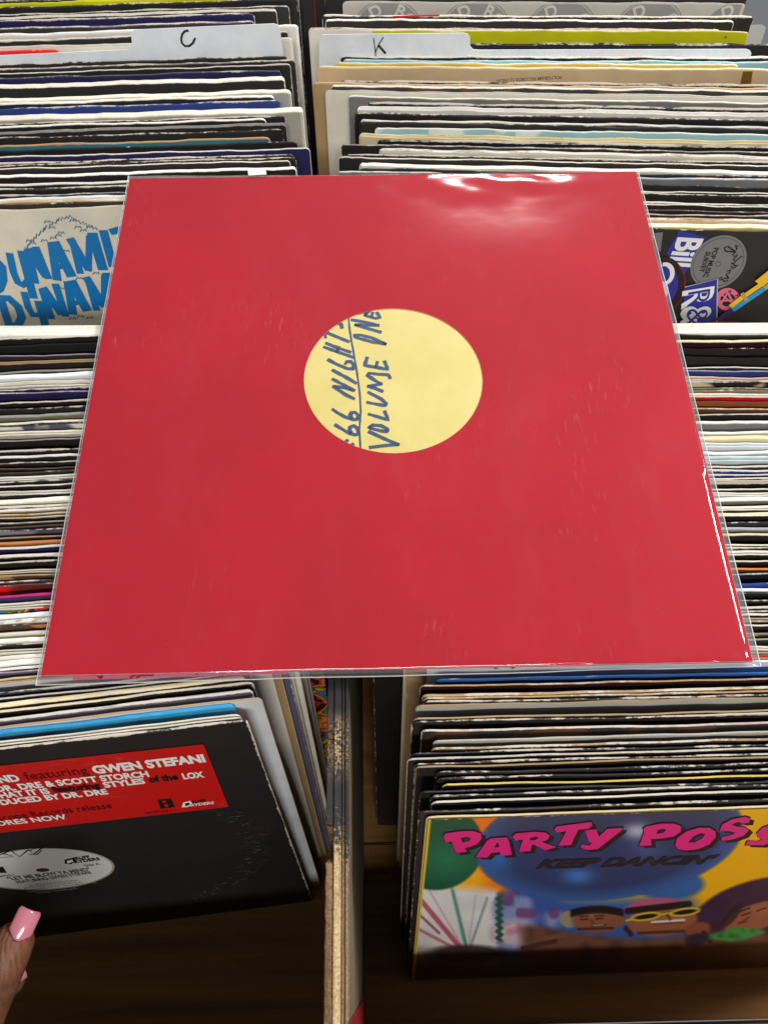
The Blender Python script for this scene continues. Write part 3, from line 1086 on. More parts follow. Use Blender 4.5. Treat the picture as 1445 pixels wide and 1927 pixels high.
tl('FEATURING GWEN STEFANI', 112, 970, 556, 910, 17, LG, 0.01)
for i, (a, b) in enumerate(((180, 470), (150, 500), (200, 585), (170, 480), (230, 470))):
    tl('produced for recording arranged by mixed' [:22 + 3 * i], a, 992 + 12 * i - a * 0.1 + 12, b, 992 + 12 * i - b * 0.1 + 8, 8, ink((150, 150, 150)))
tl('Side A', 520, 868, 606, 856, 15, LG)
tl('069497563-1', -30, 938, 92, 922, 12, LG)
tl('INTERSCOPE', -260, 930, -60, 906, 16, LG)
polygon(pl, [zg(-20, 905), zg(-10, 872), zg(18, 868), zg(40, 905)], LK, lb, 'logo_square', 0.0005)
polygon(pl, [zg(390, 826), zg(450, 812), zg(462, 834), zg(430, 852), zg(392, 850)], LK, lb, 'logo_mark', 0.0005)
polygon(pl, [zg(404, 830), zg(438, 822), zg(444, 834), zg(410, 846)], TW, lb, 'logo_mark', 0.0007)
tl('RUFF', 462, 826, 552, 814, 16, LK, 0.03, 0.2)
tl('RYDERS', 456, 848, 612, 826, 17, LK, 0.03, 0.2)
eve = [[(-120, 812), (-60, 768), (-10, 800)], [(-60, 768), (30, 790)], [(-20, 806), (60, 770), (20, 790), (70, 800)], [(30, 778), (110, 768)], [(70, 772), (118, 808), (170, 766), (128, 800)], [(150, 776), (215, 756)], [(180, 768), (205, 790), (262, 748), (215, 780)], [(175, 795), (225, 792), (250, 770)], [(0, 812), (80, 806)]]
ribbons(pl, [[zg(*p) for p in s] + [0.0011] for s in eve], 0.001, LK, lb, 'logo_lettering', 0.0005, taper=True)

# ---- sleeve with balloons and pink lettering (front of the near right bin): painted print as colours on the mesh
o, pl, *_ = nr[-1]
tag(o, 'colourful record sleeve with balloons and pink PARTY POSSE lettering, front of near right bin')
def to_px(p):
    q = p - CAM
    zz = q.dot(RZ)
    return PW / 2 + PF * q.dot(RX) / zz, PH / 2 + PF * q.dot(RY) / zz

def party_print():
    """A printed picture laid on the front: a grid with one colour per vertex, drawn in the sheet's own plane."""
    n = 440
    mg = 0.0009
    me_h = 0.312
    xs = np.linspace(-W0/2 + mg, W0/2 - mg, n); zs = np.linspace(-0.0013, -me_h, n)
    XX, ZZ = np.meshgrid(xs, zs)
    # sheet position -> drawing coordinates (the drawing was measured on this plane)
    M3 = pl.M
    ax, az, oo = M3.col[0].xyz, M3.col[2].xyz, M3.translation
    px = np.array([ax.x, ax.y, ax.z]); pz = np.array([az.x, az.y, az.z]); p0 = np.array([oo.x, oo.y, oo.z])
    Pw = p0 + XX[..., None] * px + ZZ[..., None] * pz - np.array(CAM)
    zz = Pw @ np.array(RZ)
    U = PW / 2 + PF * (Pw @ np.array(RX)) / zz; Vv = PH / 2 + PF * (Pw @ np.array(RY)) / zz
    X = (U - 760) * 2.109; Y = (Vv - 1500) * 2.109
    rng = np.random.RandomState(3)
    def vn(sc, seed):
        r = np.random.RandomState(seed)
        g = r.rand(64, 64)
        a = np.mod(X / sc, 63); b = np.mod(Y / sc, 63)
        i = a.astype(int); j = b.astype(int); fa = a - i; fb = b - j
        fa = fa * fa * (3 - 2 * fa); fb = fb * fb * (3 - 2 * fb)
        i2 = (i + 1) % 64; j2 = (j + 1) % 64
        return (g[j, i] * (1 - fa) + g[j, i2] * fa) * (1 - fb) + (g[j2, i] * (1 - fa) + g[j2, i2] * fa) * fb
    img = np.zeros(X.shape + (3,))
    def col(c): return np.array(c, float)
    def put(mask, c):
        nonlocal img
        c = np.asarray(c, float)
        img = img * (1 - mask[..., None]) + c * mask[..., None]
    def sm(d, w): return np.clip(0.5 - d / w, 0, 1)
    def ell(cx, cy, a, b, ang=0, soft=10):
        c, s = math.cos(math.radians(ang)), math.sin(math.radians(ang))
        x = (X - cx) * c + (Y - cy) * s; y = -(X - cx) * s + (Y - cy) * c
        r = np.sqrt((x / a) ** 2 + (y / b) ** 2)
        return sm((r - 1) * min(a, b), soft), r
    def line(x0, y0, x1, y1, w, soft=6):
        dx, dy = x1 - x0, y1 - y0
        t = np.clip(((X - x0) * dx + (Y - y0) * dy) / (dx * dx + dy * dy), 0, 1)
        return sm(np.hypot(X - x0 - t * dx, Y - y0 - t * dy) - w / 2, soft)
    n1, n2, n3 = vn(60, 1), vn(22, 2), vn(150, 4)
    put(np.ones_like(X), (238, 176, 20))
    put(np.clip((n3 - .4) * 2, 0, 1) * .35, (250, 205, 60))
    # orange and yellow gap on the left
    put(sm(X - 520, 120), (238, 120, 32))
    put(sm(np.hypot((X - 240) / 1.2, Y - 320) - 70, 60), (246, 176, 30))
    # background, lower part: blue
    put(sm(-(Y - 400) + 0, 60) * sm(X - 1160, 60), (52, 92, 165))
    m_, r = ell(1050, 345, 140, 62, 0, 14); put(m_, (48, 96, 160))
    # white streamers
    mw = sm(-(Y - 345 - (X - 60) * 0.08), 40) * sm(X - 372, 24)
    put(mw, (224, 222, 222))
    put(mw * np.clip((n1 - .35) * 1.4, 0, 1) * .35, (178, 174, 180))
    for (x0, y0, x1, y1, w, c) in ((60, 400, 235, 612, 20, (176, 70, 96)), (50, 520, 230, 615, 13, (190, 110, 120)), (188, 350, 248, 600, 15, (66, 140, 120)), (330, 400, 262, 600, 10, (120, 150, 150)), (100, 370, 240, 606, 6, (190, 150, 160)), (285, 390, 255, 600, 6, (170, 180, 180)), (55, 460, 140, 540, 10, (150, 60, 90))):
        put(line(x0, y0, x1, y1, w) * mw * .85, c)
    # crepe bits
    mb = sm(np.hypot((X - 500) / 1.3, Y - 450) - 105, 40)
    put(mb, (54, 84, 160))
    put(mb * np.clip((n1 - .5) * 3, 0, 1) * .8, (150, 160, 200))
    put(mb * np.clip((vn(46, 9) - .58) * 5, 0, 1) * .8, (110, 60, 110))
    mp = sm(np.hypot((X - 440) / 1.5, Y - 545) - 55, 40); put(mp, (206, 186, 200)); put(mp * np.clip((vn(38, 12) - .5) * 4, 0, 1) * .8, (190, 110, 140))
    saw = np.abs(np.mod(Y, 26) - 13)
    put(sm(np.abs(X - 372 - saw) - 12, 8) * sm(np.abs(Y - 480) - 95, 20), (38, 90, 76))
    # balloons
    m_, r = ell(130, 200, 186, 168, -10, 9); put(m_, (14, 84, 62)); put(m_ * np.clip((1.0 - np.hypot((X - 170) / 170, (Y - 250) / 110)), 0, 1) * .7, (30, 130, 90))
    m_, r = ell(815, 168, 530, 236, -7, 10)
    put(m_, (42, 58, 104))
    put(m_ * np.clip((r - .78) * 3.5, 0, .75), (58, 104, 176))
    put(m_ * np.clip(1.3 - (Y + 10) / 150, 0, 1) * .62, (58, 66, 82))
    put(m_ * sm(r - .2, .9) * .35, (34, 40, 86))
    for (cx, cy, a, b, c, k_) in ((925, 135, 52, 32, (200, 205, 225), .85), (690, 312, 62, 32, (70, 130, 215), .8), (375, 245, 50, 40, (40, 110, 190), .8), (960, 205, 70, 40, (80, 96, 150), .6)):
        put(m_ * np.exp(-(((X - cx) / a) ** 2 + ((Y - cy) / b) ** 2)) * k_, c)
    # dark purple hat dome on the right
    m_, r = ell(1440, 500, 330, 178, -12, 12); put(m_, (52, 32, 60)); put(m_ * np.clip((n1 - .5) * 2, 0, 1) * .4, (74, 46, 84))
    # bodies
    bo = sm(-(Y - 548 - 16 * np.sin(X / 120) + np.clip((640 - X) / 6, 0, 60)), 26) * sm(-(X - 470), 60)
    put(bo, (112, 72, 58)); put(bo * np.clip((n1 - .45) * 3, 0, 1) * .5, (58, 40, 40))
    # heads, plain painted
    m_, r = ell(655, 485, 36, 34, 0, 8); put(m_, (150, 138, 118))
    m_, r = ell(772, 486, 106, 52, -2, 9); put(m_, (136, 82, 60)); put(m_ * np.exp(-(((X - 740) / 50) ** 2 + ((Y - 470) / 16) ** 2)) * .5, (164, 106, 80))
    put(sm(np.abs(Y - 446 - ((X - 770) / 110) ** 2 * 16) - 15, 8) * sm(np.abs(X - 766) - 106, 10), (30, 24, 28))
    for ex in (715, 775): put(line(ex - 14, 486 - (ex - 715) * .05, ex + 14, 484 - (ex - 715) * .05, 5), (50, 28, 24))
    put(line(745, 512, 800, 508, 6), (92, 40, 38)); put(line(752, 510, 790, 507, 3), (190, 170, 160))
    m_, r = ell(985, 432, 110, 30, -8, 8); put(m_, (176, 84, 120))
    m_, r = ell(1025, 490, 140, 62, -5, 9); put(m_, (146, 88, 60)); put(m_ * np.exp(-(((X - 1060) / 60) ** 2 + ((Y - 480) / 20) ** 2)) * .5, (170, 104, 76))
    put(line(888, 452, 1130, 424, 26), (32, 26, 30))
    put(line(985, 497, 1110, 488, 11), (216, 206, 196)); put(line(985, 504, 1108, 497, 5), (110, 44, 40))
    for (cx, cy) in ((960, 474), (1115, 456)):
        m_, r = ell(cx, cy, 62, 17, -8, 4); put(m_, (206, 176, 50))
        m_, r = ell(cx, cy, 46, 9, -8, 4); put(m_, (26, 20, 22))
    put(line(1016, 466, 1058, 461, 7), (206, 176, 50)); put(line(882, 490, 905, 484, 8), (206, 176, 50))
    m_, r = ell(1165, 525, 52, 28, -10, 9); put(m_, (140, 76, 48))
    m_, r = ell(1392, 478, 132, 52, -20, 9); put(m_, (156, 92, 68)); put(m_ * np.exp(-(((X - 1420) / 60) ** 2 + ((Y - 450) / 22) ** 2)) * .5, (176, 108, 82))
    put(line(1340, 470, 1375, 458, 5), (50, 28, 24)); put(line(1330, 500, 1358, 492, 9), (120, 40, 40))
    # simple noses, brows and shading marks
    for (x0, y0, x1, y1, w, c) in ((742, 488, 752, 500, 9, (106, 60, 44)), (698, 474, 730, 472, 5, (60, 34, 28)), (758, 472, 792, 470, 5, (60, 34, 28)), (1046, 470, 1056, 484, 12, (112, 62, 42)), (1368, 476, 1352, 488, 11, (120, 66, 48)), (1330, 456, 1372, 440, 6, (52, 30, 26)), (1400, 452, 1436, 440, 5, (52, 30, 26)), (690, 524, 830, 520, 10, (74, 44, 36)), (930, 540, 1110, 532, 12, (84, 48, 36)), (880, 520, 900, 545, 20, (60, 40, 38)), (1190, 540, 1215, 570, 22, (62, 40, 40)), (560, 560, 640, 548, 20, (120, 76, 60)), (470, 600, 600, 572, 18, (74, 48, 44))):
        put(line(x0, y0, x1, y1, w, 5), c)
    m_, r = ell(1300, 470, 60, 20, -50, 8); put(m_ * .8, (40, 26, 34))
    # green scarf
    m_ = sm(np.abs(Y - 545 + (X - 1320) * .10) - 26 * np.clip(1.2 - np.abs(X - 1320) / 115, 0, 1), 8); m_ = m_ * sm(np.abs(X - 1320) - 112, 8)
    put(m_, (62, 150, 70)); put(m_ * np.clip((n2 - .5) * 3, 0, 1) * .6, (30, 92, 40))
    m_, r = ell(1160, 566, 46, 24, -10, 10); put(m_, (44, 38, 56))
    # dark lower part of the picture, with the bin's shade painted in
    dk = sm(-(Y - 640 + 10 * np.sin(X / 90)), 100)
    put(dk, (66, 38, 36))
    put(dk * np.clip((n1 - .4) * 2, 0, 1) * .5, (40, 20, 24))
    put(sm(np.hypot((X - 250) / 2.2, (Y - 622) / .5) - 70, 30) * .9, (44, 34, 36))
    # print grain
    img2 = img * (1 + (rng.rand(*X.shape)[..., None] - .5) * .05)
    yl = (XX < -W0/2 + mg + 0.0013)[..., None]
    img2 = np.where(yl, np.array([214, 186, 40.]), img2)
    s = np.clip(img2 / 255.0, 0, 1)
    L = np.where(s <= .04045, s / 12.92, ((s + .055) / 1.055) ** 2.4)
    V = np.stack([XX, np.full_like(XX, -0.00025), ZZ], -1).reshape(-1, 3)
    idx = np.arange(n * n).reshape(n, n)
    F = np.stack([idx[:-1, :-1], idx[1:, :-1], idx[1:, 1:], idx[:-1, 1:]], -1).reshape(-1, 4)
    me = bpy.data.meshes.new('cover_picture')
    me.from_pydata(V.tolist(), [], F.tolist())
    at = me.color_attributes.new('print', 'FLOAT_COLOR', 'POINT')
    at.data.foreach_set('color', np.concatenate([L.reshape(-1, 3), np.ones((n * n, 1))], 1).astype(np.float32).ravel())
    k = NT('printed_picture')
    vc = k.n('ShaderNodeVertexColor'); vc.layer_name = 'print'
    tc = k.n('ShaderNodeTexCoord')
    P = tc.outputs['Object']
    sp = k.n('ShaderNodeSeparateXYZ'); k.l(P, sp.inputs[0])
    nz = k.noise(k.scalevec(P, (260, 400, 420)), 1.0, 5, 0.7)
    fall = k.math('POWER', 2.718, k.math('MULTIPLY', k.math('ADD', sp.outputs[2], 0.0013), 700.0))
    thr = k.math('SUBTRACT', 0.84, k.math('MULTIPLY', fall, 0.36))
    wm = k.ramp(nz, thr, k.math('ADD', thr, 0.05))
    colr = k.mix(wm, vc.outputs[0], lin((206, 196, 170)))
    lines = k.noise(k.scalevec(P, (14, 14, 420)), 1.0, 3, 0.6)
    k.bsdf(colr, 0.36, 0.45, k.bump(lines, 0.10, 0.0002))
    me.materials.append(k.m)
    q = bpy.data.objects.new('cover_picture', me)
    COL.objects.link(q); q.parent = o
    return q
o['face_colour'] = lin((52, 26, 28))
cover = party_print()
at = o.data.color_attributes.new('print', 'FLOAT_COLOR', 'POINT')
at.data.foreach_set('color', np.tile(np.array([*lin((150, 120, 30)), 1.0], dtype=np.float32), len(o.data.vertices)))
zp = lambda pts: Z(pts, 2.109, 760, 1500)
PINK = ink((222, 34, 128), 0.35, 0.08); PSH = ink((34, 14, 26), 0.4)
letters = {
 'P': ([(156, 152), (166, 140), (230, 131), (275, 131), (305, 141), (308, 160), (290, 182), (262, 194), (240, 198), (250, 212), (206, 219), (188, 172), (164, 174)], [[(225, 158), (232, 176), (258, 170), (266, 160), (250, 154)]]),
 'A': ([(284, 234), (330, 168), (345, 160), (408, 156), (414, 166), (428, 225), (384, 229), (380, 214), (345, 218), (330, 236)], [[(358, 196), (378, 193), (374, 178), (366, 180)]]),
 'R': ([(430, 152), (445, 140), (520, 134), (560, 137), (578, 148), (570, 164), (546, 174), (604, 194), (562, 207), (508, 182), (500, 210), (455, 213), (472, 164), (440, 168)], [[(500, 158), (498, 168), (520, 166), (534, 158), (524, 152)]]),
 'T': ([(596, 124), (606, 112), (742, 95), (746, 108), (732, 120), (690, 126), (662, 186), (612, 189), (644, 131), (606, 136)], []),
 'Y': ([(718, 128), (762, 124), (772, 152), (806, 122), (866, 118), (862, 128), (768, 202), (726, 206), (700, 196), (704, 184), (736, 188), (744, 178), (732, 172)], []),
 'P2': ([(948, 122), (962, 112), (1020, 101), (1070, 101), (1098, 112), (1098, 132), (1070, 152), (1024, 160), (978, 163), (982, 188), (932, 190), (952, 134)], [[(1006, 126), (1000, 142), (1026, 138), (1040, 126), (1026, 121)]]),
 'O': ([(1075, 186), (1082, 160), (1120, 132), (1168, 118), (1210, 118), (1234, 132), (1236, 154), (1210, 184), (1168, 202), (1118, 208), (1084, 202)], [[(1126, 176), (1150, 176), (1182, 160), (1194, 142), (1176, 138), (1146, 152)]]),
 'S': ([(1252, 128), (1262, 104), (1300, 84), (1352, 74), (1372, 80), (1366, 98), (1340, 100), (1324, 94), (1300, 104), (1316, 112), (1356, 116), (1366, 128), (1348, 148), (1304, 164), (1258, 170), (1260, 154), (1300, 146), (1312, 138), (1296, 132)], []),
 'S2': ([(1355, 186), (1362, 168), (1400, 172), (1420, 164), (1404, 156), (1398, 140), (1420, 118), (1470, 100), (1520, 96), (1516, 114), (1470, 122), (1452, 130), (1490, 138), (1494, 154), (1468, 174), (1420, 188)], []),
 'E': ([(1520, 160), (1536, 106), (1640, 90), (1636, 106), (1580, 114), (1576, 122), (1620, 118), (1616, 132), (1572, 136), (1568, 146), (1622, 142), (1616, 158)], []),
}
for kx, (pts, holes) in letters.items():
    sh = [(x + 18, y + 11) for (x, y) in pts]
    polygon(pl, zp([(x, y) for (x, y) in sh]), PSH, cover, 'letter_shadow', 0.0004, holes=[zp([(x + 14, y + 8) for (x, y) in h]) for h in holes])
    c = (sum(x for x, y in pts) / len(pts), sum(y for x, y in pts) / len(pts))
    out = [(c[0] + (x - c[0]) * 1.06, c[1] + (y - c[1]) * 1.09) for (x, y) in pts]
    polygon(pl, zp(out), PSH, cover, 'letter_outline', 0.0005, holes=[zp(h) for h in holes])
    polygon(pl, zp(pts), PINK, cover, 'letter', 0.0006, holes=[zp(h) for h in holes])
BK2 = ink((34, 28, 34), 0.4)
text_on(pl, "KEEP DANCIN'", zp([(522, 281)])[0], zp([(1222, 262)])[0], zp([(534, 249)])[0], BK2, cover, bold=0.05, shear=0.25, off=0.0005)

# graffiti-like printed sleeve that shows in the gap, left stack
for (o, pl, ec, fc, kw) in nl:
    pass

# ---- colourful sleeve poking out in the gap of the near left bin
k = NT('graffiti_print')
tc = k.n('ShaderNodeTexCoord')
nzv = k.n('ShaderNodeTexNoise'); nzv.inputs['Scale'].default_value = 55; nzv.inputs['Detail'].default_value = 2; nzv.inputs['Distortion'].default_value = 1.6
k.l(tc.outputs['Object'], nzv.inputs['Vector'])
cr = k.n('ShaderNodeValToRGB')
cr.color_ramp.interpolation = 'CONSTANT'
els = cr.color_ramp.elements
els[0].position = 0.0; els[0].color = (*lin((120, 40, 40)), 1)
els[1].position = 0.36; els[1].color = (*lin((60, 110, 170)), 1)
for p, c in ((0.43, (90, 120, 60)), (0.48, (30, 24, 26)), (0.51, (214, 170, 40)), (0.56, (220, 110, 50)), (0.62, (190, 50, 60)), (0.68, (40, 30, 30))):
    e_ = els.new(p); e_.color = (*lin(c), 1)
k.l(nzv.outputs[0], cr.inputs[0])
k.bsdf(cr.outputs[0], 0.4, 0.4)
v1 = 1150.5
Pa, Pb = bp(0, v1, ZT), bp(420, v1 + interp(v1, *SL_NL) * 420, ZT)
o, pl = record(Pa, Pb, 0.0011, 'k', 'k', interp(v1, *LEAN_L), xr=-0.0395, mat=k.m)
tag(o, 'multicoloured graffiti printed record sleeve poking out right into the gap, near left bin', 'record', 'records filed in the near left bin')

pos = [i for i, r in enumerate(nl) if r[3] == 'bw' and r[4].get('u') == '556'][0]
nl.insert(pos, (o, pl, 'k', 'k', {}))
label_stack(fl, 'far left bin'); label_stack(fr, 'far right bin')
label_stack(nl, 'near left bin'); label_stack(nr, 'near right bin')


# ------------------------------------------------------------------ index cards
M_CARD = NT('index_card')
tc = M_CARD.n('ShaderNodeTexCoord')
nz = M_CARD.noise(tc.outputs['Object'], 40, 4, 0.6)
M_CARD.bsdf(M_CARD.mix(M_CARD.ramp(nz, 0.3, 0.75), lin((232, 238, 246)), lin((216, 222, 232))), 0.4, 0.4)
M_CARD = M_CARD.m
MARK = ink((30, 30, 34), 0.4)
def card(name, uref, v, slope, lean, outline, strokes, label, side, z=ZT):
    du = 420 if side == 'L' else -560
    Pa, Pb = bp(uref, v, z), bp(uref + du, v + slope * du, z)
    if side == 'R': Pa, Pb = Pb, Pa
    e, yb, up = frame(Pa, Pb, lean)
    M = Matrix.Identity(4)
    c = Pa
    for i in range(3):
        M[i][0] = e[i]; M[i][1] = yb[i]; M[i][2] = up[i]; M[i][3] = c[i]
    pl = Plane(M)
    front = [pl.loc(u, v_) for (u, v_) in outline]
    x0 = front[0].x; x1 = front[-1].x
    front = [Vector((x0, 0, -0.300))] + front + [Vector((x1, 0, -0.300))]
    n = len(front)
    V = front + [Vector((p.x, 0.0005, p.z)) for p in front]
    tris = tessellate_polygon([[Vector((p.x, p.z, 0)) for p in front]])
    F = []
    for t in tris:
        a, b, cc = (front[i] for i in t)
        t = tuple(t) if (b - a).cross(cc - a).y < 0 else tuple(reversed(t))
        F.append(t); F.append(tuple(i + n for i in reversed(t)))
    for i in range(n):
        j = (i + 1) % n
        F.append((i, j, j + n, i + n))
    o = mesh_obj(name, V, F, M_CARD)
    o.matrix_world = M
    tag(o, label, 'index card')
    ribbons(pl, strokes, 0.0007, MARK, o, 'handwritten_letter', 0.0002)
    return o
card('index_card', 0, 118.3, -0.032, 10, [(-260, 121), (-60, 110), (0, 103.5), (240, 92.5), (246, 88), (248, 78), (246.5, 64), (248.5, 58), (254, 55), (515, 43.5), (523, 46), (527, 53), (532, 96)],
     [[(354, 56.5), (348, 57.5), (343, 63), (341, 72), (342.5, 80), (348, 85.5), (356, 85.5), (363, 80), (367, 71)] + [0.0015]],
     'white index card with tab marked C in the far left bin', 'L')
card('index_card', 1440, 103.5, 0.0, 10, [(600, 116), (601, 72), (606, 65), (614, 64), (872, 61), (880, 63), (884, 69), (885, 86), (890, 92), (900, 93), (1404, 91.5), (1411, 94), (1414, 99)],
     [[(703, 71), (705, 86), (707, 105)] + [0.0007], [(721, 69), (712, 84), (706, 98)] + [0.0008], [(712, 84), (719, 92), (725, 99)] + [0.0016]],
     'white index card with tab marked K in the far right bin', 'R')
card('index_card', 1440, 1245, -0.0125, 12.5, [(803, 1275), (803, 1256.5), (808, 1253.5), (1300, 1246.7), (1600, 1243)],
     [[(929, 1253), (934, 1258)] + [0.0016], [(958, 1252), (966, 1257)] + [0.0016]],
     'white index card just under the lower right edge of the red sleeve', 'R', z=ZT)

# ------------------------------------------------------------------ the red sleeve in its clear bag
HS = 0.157
LC = Vector((0.0019, 0.0016, 0)); LR = 0.0474
k = NT('red_card')
tc = k.n('ShaderNodeTexCoord'); P = tc.outputs['Object']
a = k.noise(P, 9, 4, 0.6); b = k.noise(P, 420, 4, 0.7); c3 = k.noise(k.scalevec(P, (60, 60, 60)), 1.0, 5, 0.7)
E = k.n('ShaderNodeAttribute'); E.attribute_name = 'edge'
col = k.mix(k.ramp(a, 0.35, 0.7), lin((162, 12, 31)), lin((171, 15, 35)))
col = k.mix(k.math('MULTIPLY', k.ramp(b, 0.66, 0.8), 0.25), col, lin((204, 84, 92)))
col = k.mix(k.math('MULTIPLY', k.ramp(k.math('ADD', E.outputs['Fac'], k.math('MULTIPLY', k.math('SUBTRACT', b, 0.5), 0.5)), 0.6, 0.95), 0.75), col, lin((240, 190, 190)))
k.bsdf(col, 0.65, 0.12, k.bump(b, 0.06, 0.0003))
M_RED = k.m
k = NT('yellow_label')
tc = k.n('ShaderNodeTexCoord'); P = tc.outputs['Object']
a = k.noise(P, 30, 4, 0.6); b = k.noise(P, 600, 3, 0.7)
col = k.mix(k.ramp(a, 0.3, 0.7), lin((203, 188, 106)), lin((212, 197, 120)))
col = k.mix(k.math('MULTIPLY', k.ramp(b, 0.62, 0.8), 0.2), col, lin((196, 176, 96)))
k.bsdf(col, 0.5, 0.35, k.bump(a, 0.15, 0.0008))
M_YEL = k.m

def zsleeve(x, y):
    """Top surface of the red sleeve: slightly pillowed by the disc inside it."""
    r = math.hypot(x, y)
    s = max(0.0, min(1.0, (0.165 - r) / 0.05)); s = s * s * (3 - 2 * s)
    return -0.0002 + 0.0002 * s + 0.00010 * mnoise.noise(Vector((x * 9, y * 9, 4)))
red = bpy.data.objects.new('red_record_sleeve', None); COL.objects.link(red)
tag(red, 'glossy red record sleeve with round yellow centre label lying across the bins', 'record')
N = 96; RINGS = 40
V, F, ed = [], [], []
for i in range(N):
    t = 2 * math.pi * (i + 0.5) / N - math.pi * 0.75
    dx, dy = math.cos(t), math.sin(t)
    # end point on the square, corner-exact
    q = 4 * i / N; sd = int(q); f = q - sd
    cs = [(-HS, -HS), (HS, -HS), (HS, HS), (-HS, HS)]
    a_, b_ = cs[sd], cs[(sd + 1) % 4]
    ex, ey = a_[0] + (b_[0] - a_[0]) * f, a_[1] + (b_[1] - a_[1]) * f
    ang = math.atan2(ey - LC.y, ex - LC.x)
    ix, iy = LC.x + LR * math.cos(ang), LC.y + LR * math.sin(ang)
    V.append((ix, iy, zsleeve(ix, iy) - 0.0009)); ed.append(0.9)
    V.append((ix, iy, zsleeve(ix, iy))); ed.append(0.95)
    for r in range(RINGS + 1):
        s = r / RINGS
        s2 = s if r < RINGS - 1 else (1 - 0.0006 / 0.12 if r == RINGS - 1 else 1.0)
        if r == 1: s2 = 0.006
        x, y = ix + (ex - ix) * s2, iy + (ey - iy) * s2
        V.append((x, y, zsleeve(x, y))); ed.append(0.82 if r == RINGS else (0.75 if r == 0 else 0.0))
    V.append((ex, ey, zsleeve(ex, ey))); ed.append(1.0)
    V.append((ex, ey, zsleeve(ex, ey) - 0.0016)); ed.append(1.0)
    V.append((ex * 0.2, ey * 0.2, -0.0042)); ed.append(0.0)
k_ = RINGS + 6
for i in range(N):
    j = (i + 1) % N
    for r in range(k_ - 1):
        if r in (1, RINGS + 2): continue
        F.append((i * k_ + r, i * k_ + r + 1, j * k_ + r + 1, j * k_ + r))
so = mesh_obj('sleeve', V, F, M_RED, red, smooth=True)
at = so.data.attributes.new('edge', 'FLOAT', 'POINT'); at.data.foreach_set('value', np.array(ed, dtype=np.float32))
# the label: a disc just below the cut-out
V = [(LC.x, LC.y, zsleeve(LC.x, LC.y) - 0.0004)]; F = []
n = 72
for r in range(1, 13):
    for i in range(n):
        t = 2 * math.pi * i / n
        x, y = LC.x + (LR + 0.003) * r / 12 * math.cos(t), LC.y + (LR + 0.003) * r / 12 * math.sin(t)
        V.append((x, y, zsleeve(x, y) - 0.0004))
for i in range(n): F.append((0, 1 + i, 1 + (i + 1) % n))
for r in range(11):
    for i in range(n):
        a_ = 1 + r * n + i; b_ = 1 + r * n + (i + 1) % n
        F.append((a_, a_ + n, b_ + n, b_))
lab = mesh_obj('centre_label', V, F, M_YEL, red, smooth=True)
lab['label'] = 'yellow centre label with blue handwriting'

class Flat:
    """Horizontal plane used to lay the handwriting on the label."""
    def __init__(self, z): self.z = z
    def at(self, u, v): return bp(u, v, self.z)
def hand_ribbons(strokes, width, mat, parent, name, zf, zoff):
    V, F = [], []
    for st in strokes:
        wd = width
        if isinstance(st[-1], (int, float)): wd = st[-1]; st = st[:-1]
        P0 = [bp(u, v, -0.0006) for (u, v) in st]
        P = []
        for i in range(len(P0) - 1):
            for s in range(4): P.append(P0[i].lerp(P0[i + 1], s / 4))
        P.append(P0[-1])
        base = len(V); n = len(P)
        for i, p in enumerate(P):
            a, b = P[max(0, i - 1)], P[min(n - 1, i + 1)]
            t = (b - a); t.z = 0; t.normalize()
            s = Vector((-t.y, t.x, 0))
            w = wd * 0.5 * (0.85 + 0.3 * mnoise.noise(Vector((p.x * 300, p.y * 300, 1))))
            ext = t * (wd * 0.3) * (-1 if i == 0 else 1 if i == n - 1 else 0)
            for q in (p + s * w + ext, p - s * w + ext):
                d = Vector((q.x - LC.x, q.y - LC.y, 0))
                if d.length > LR + 0.001: d = d.normalized() * (LR + 0.001); q = LC + d
                V.append(Vector((q.x, q.y, zf(q.x, q.y) + zoff)))
        for i in range(n - 1):
            a = base + 2 * i
            F.append((a, a + 1, a + 3, a + 2))
    return mesh_obj(name, V, F, mat, parent)
zl = lambda pts: Z(pts, 3.6125, 540, 560)
INK_B = ink((34, 66, 104), 0.5, 0.05)
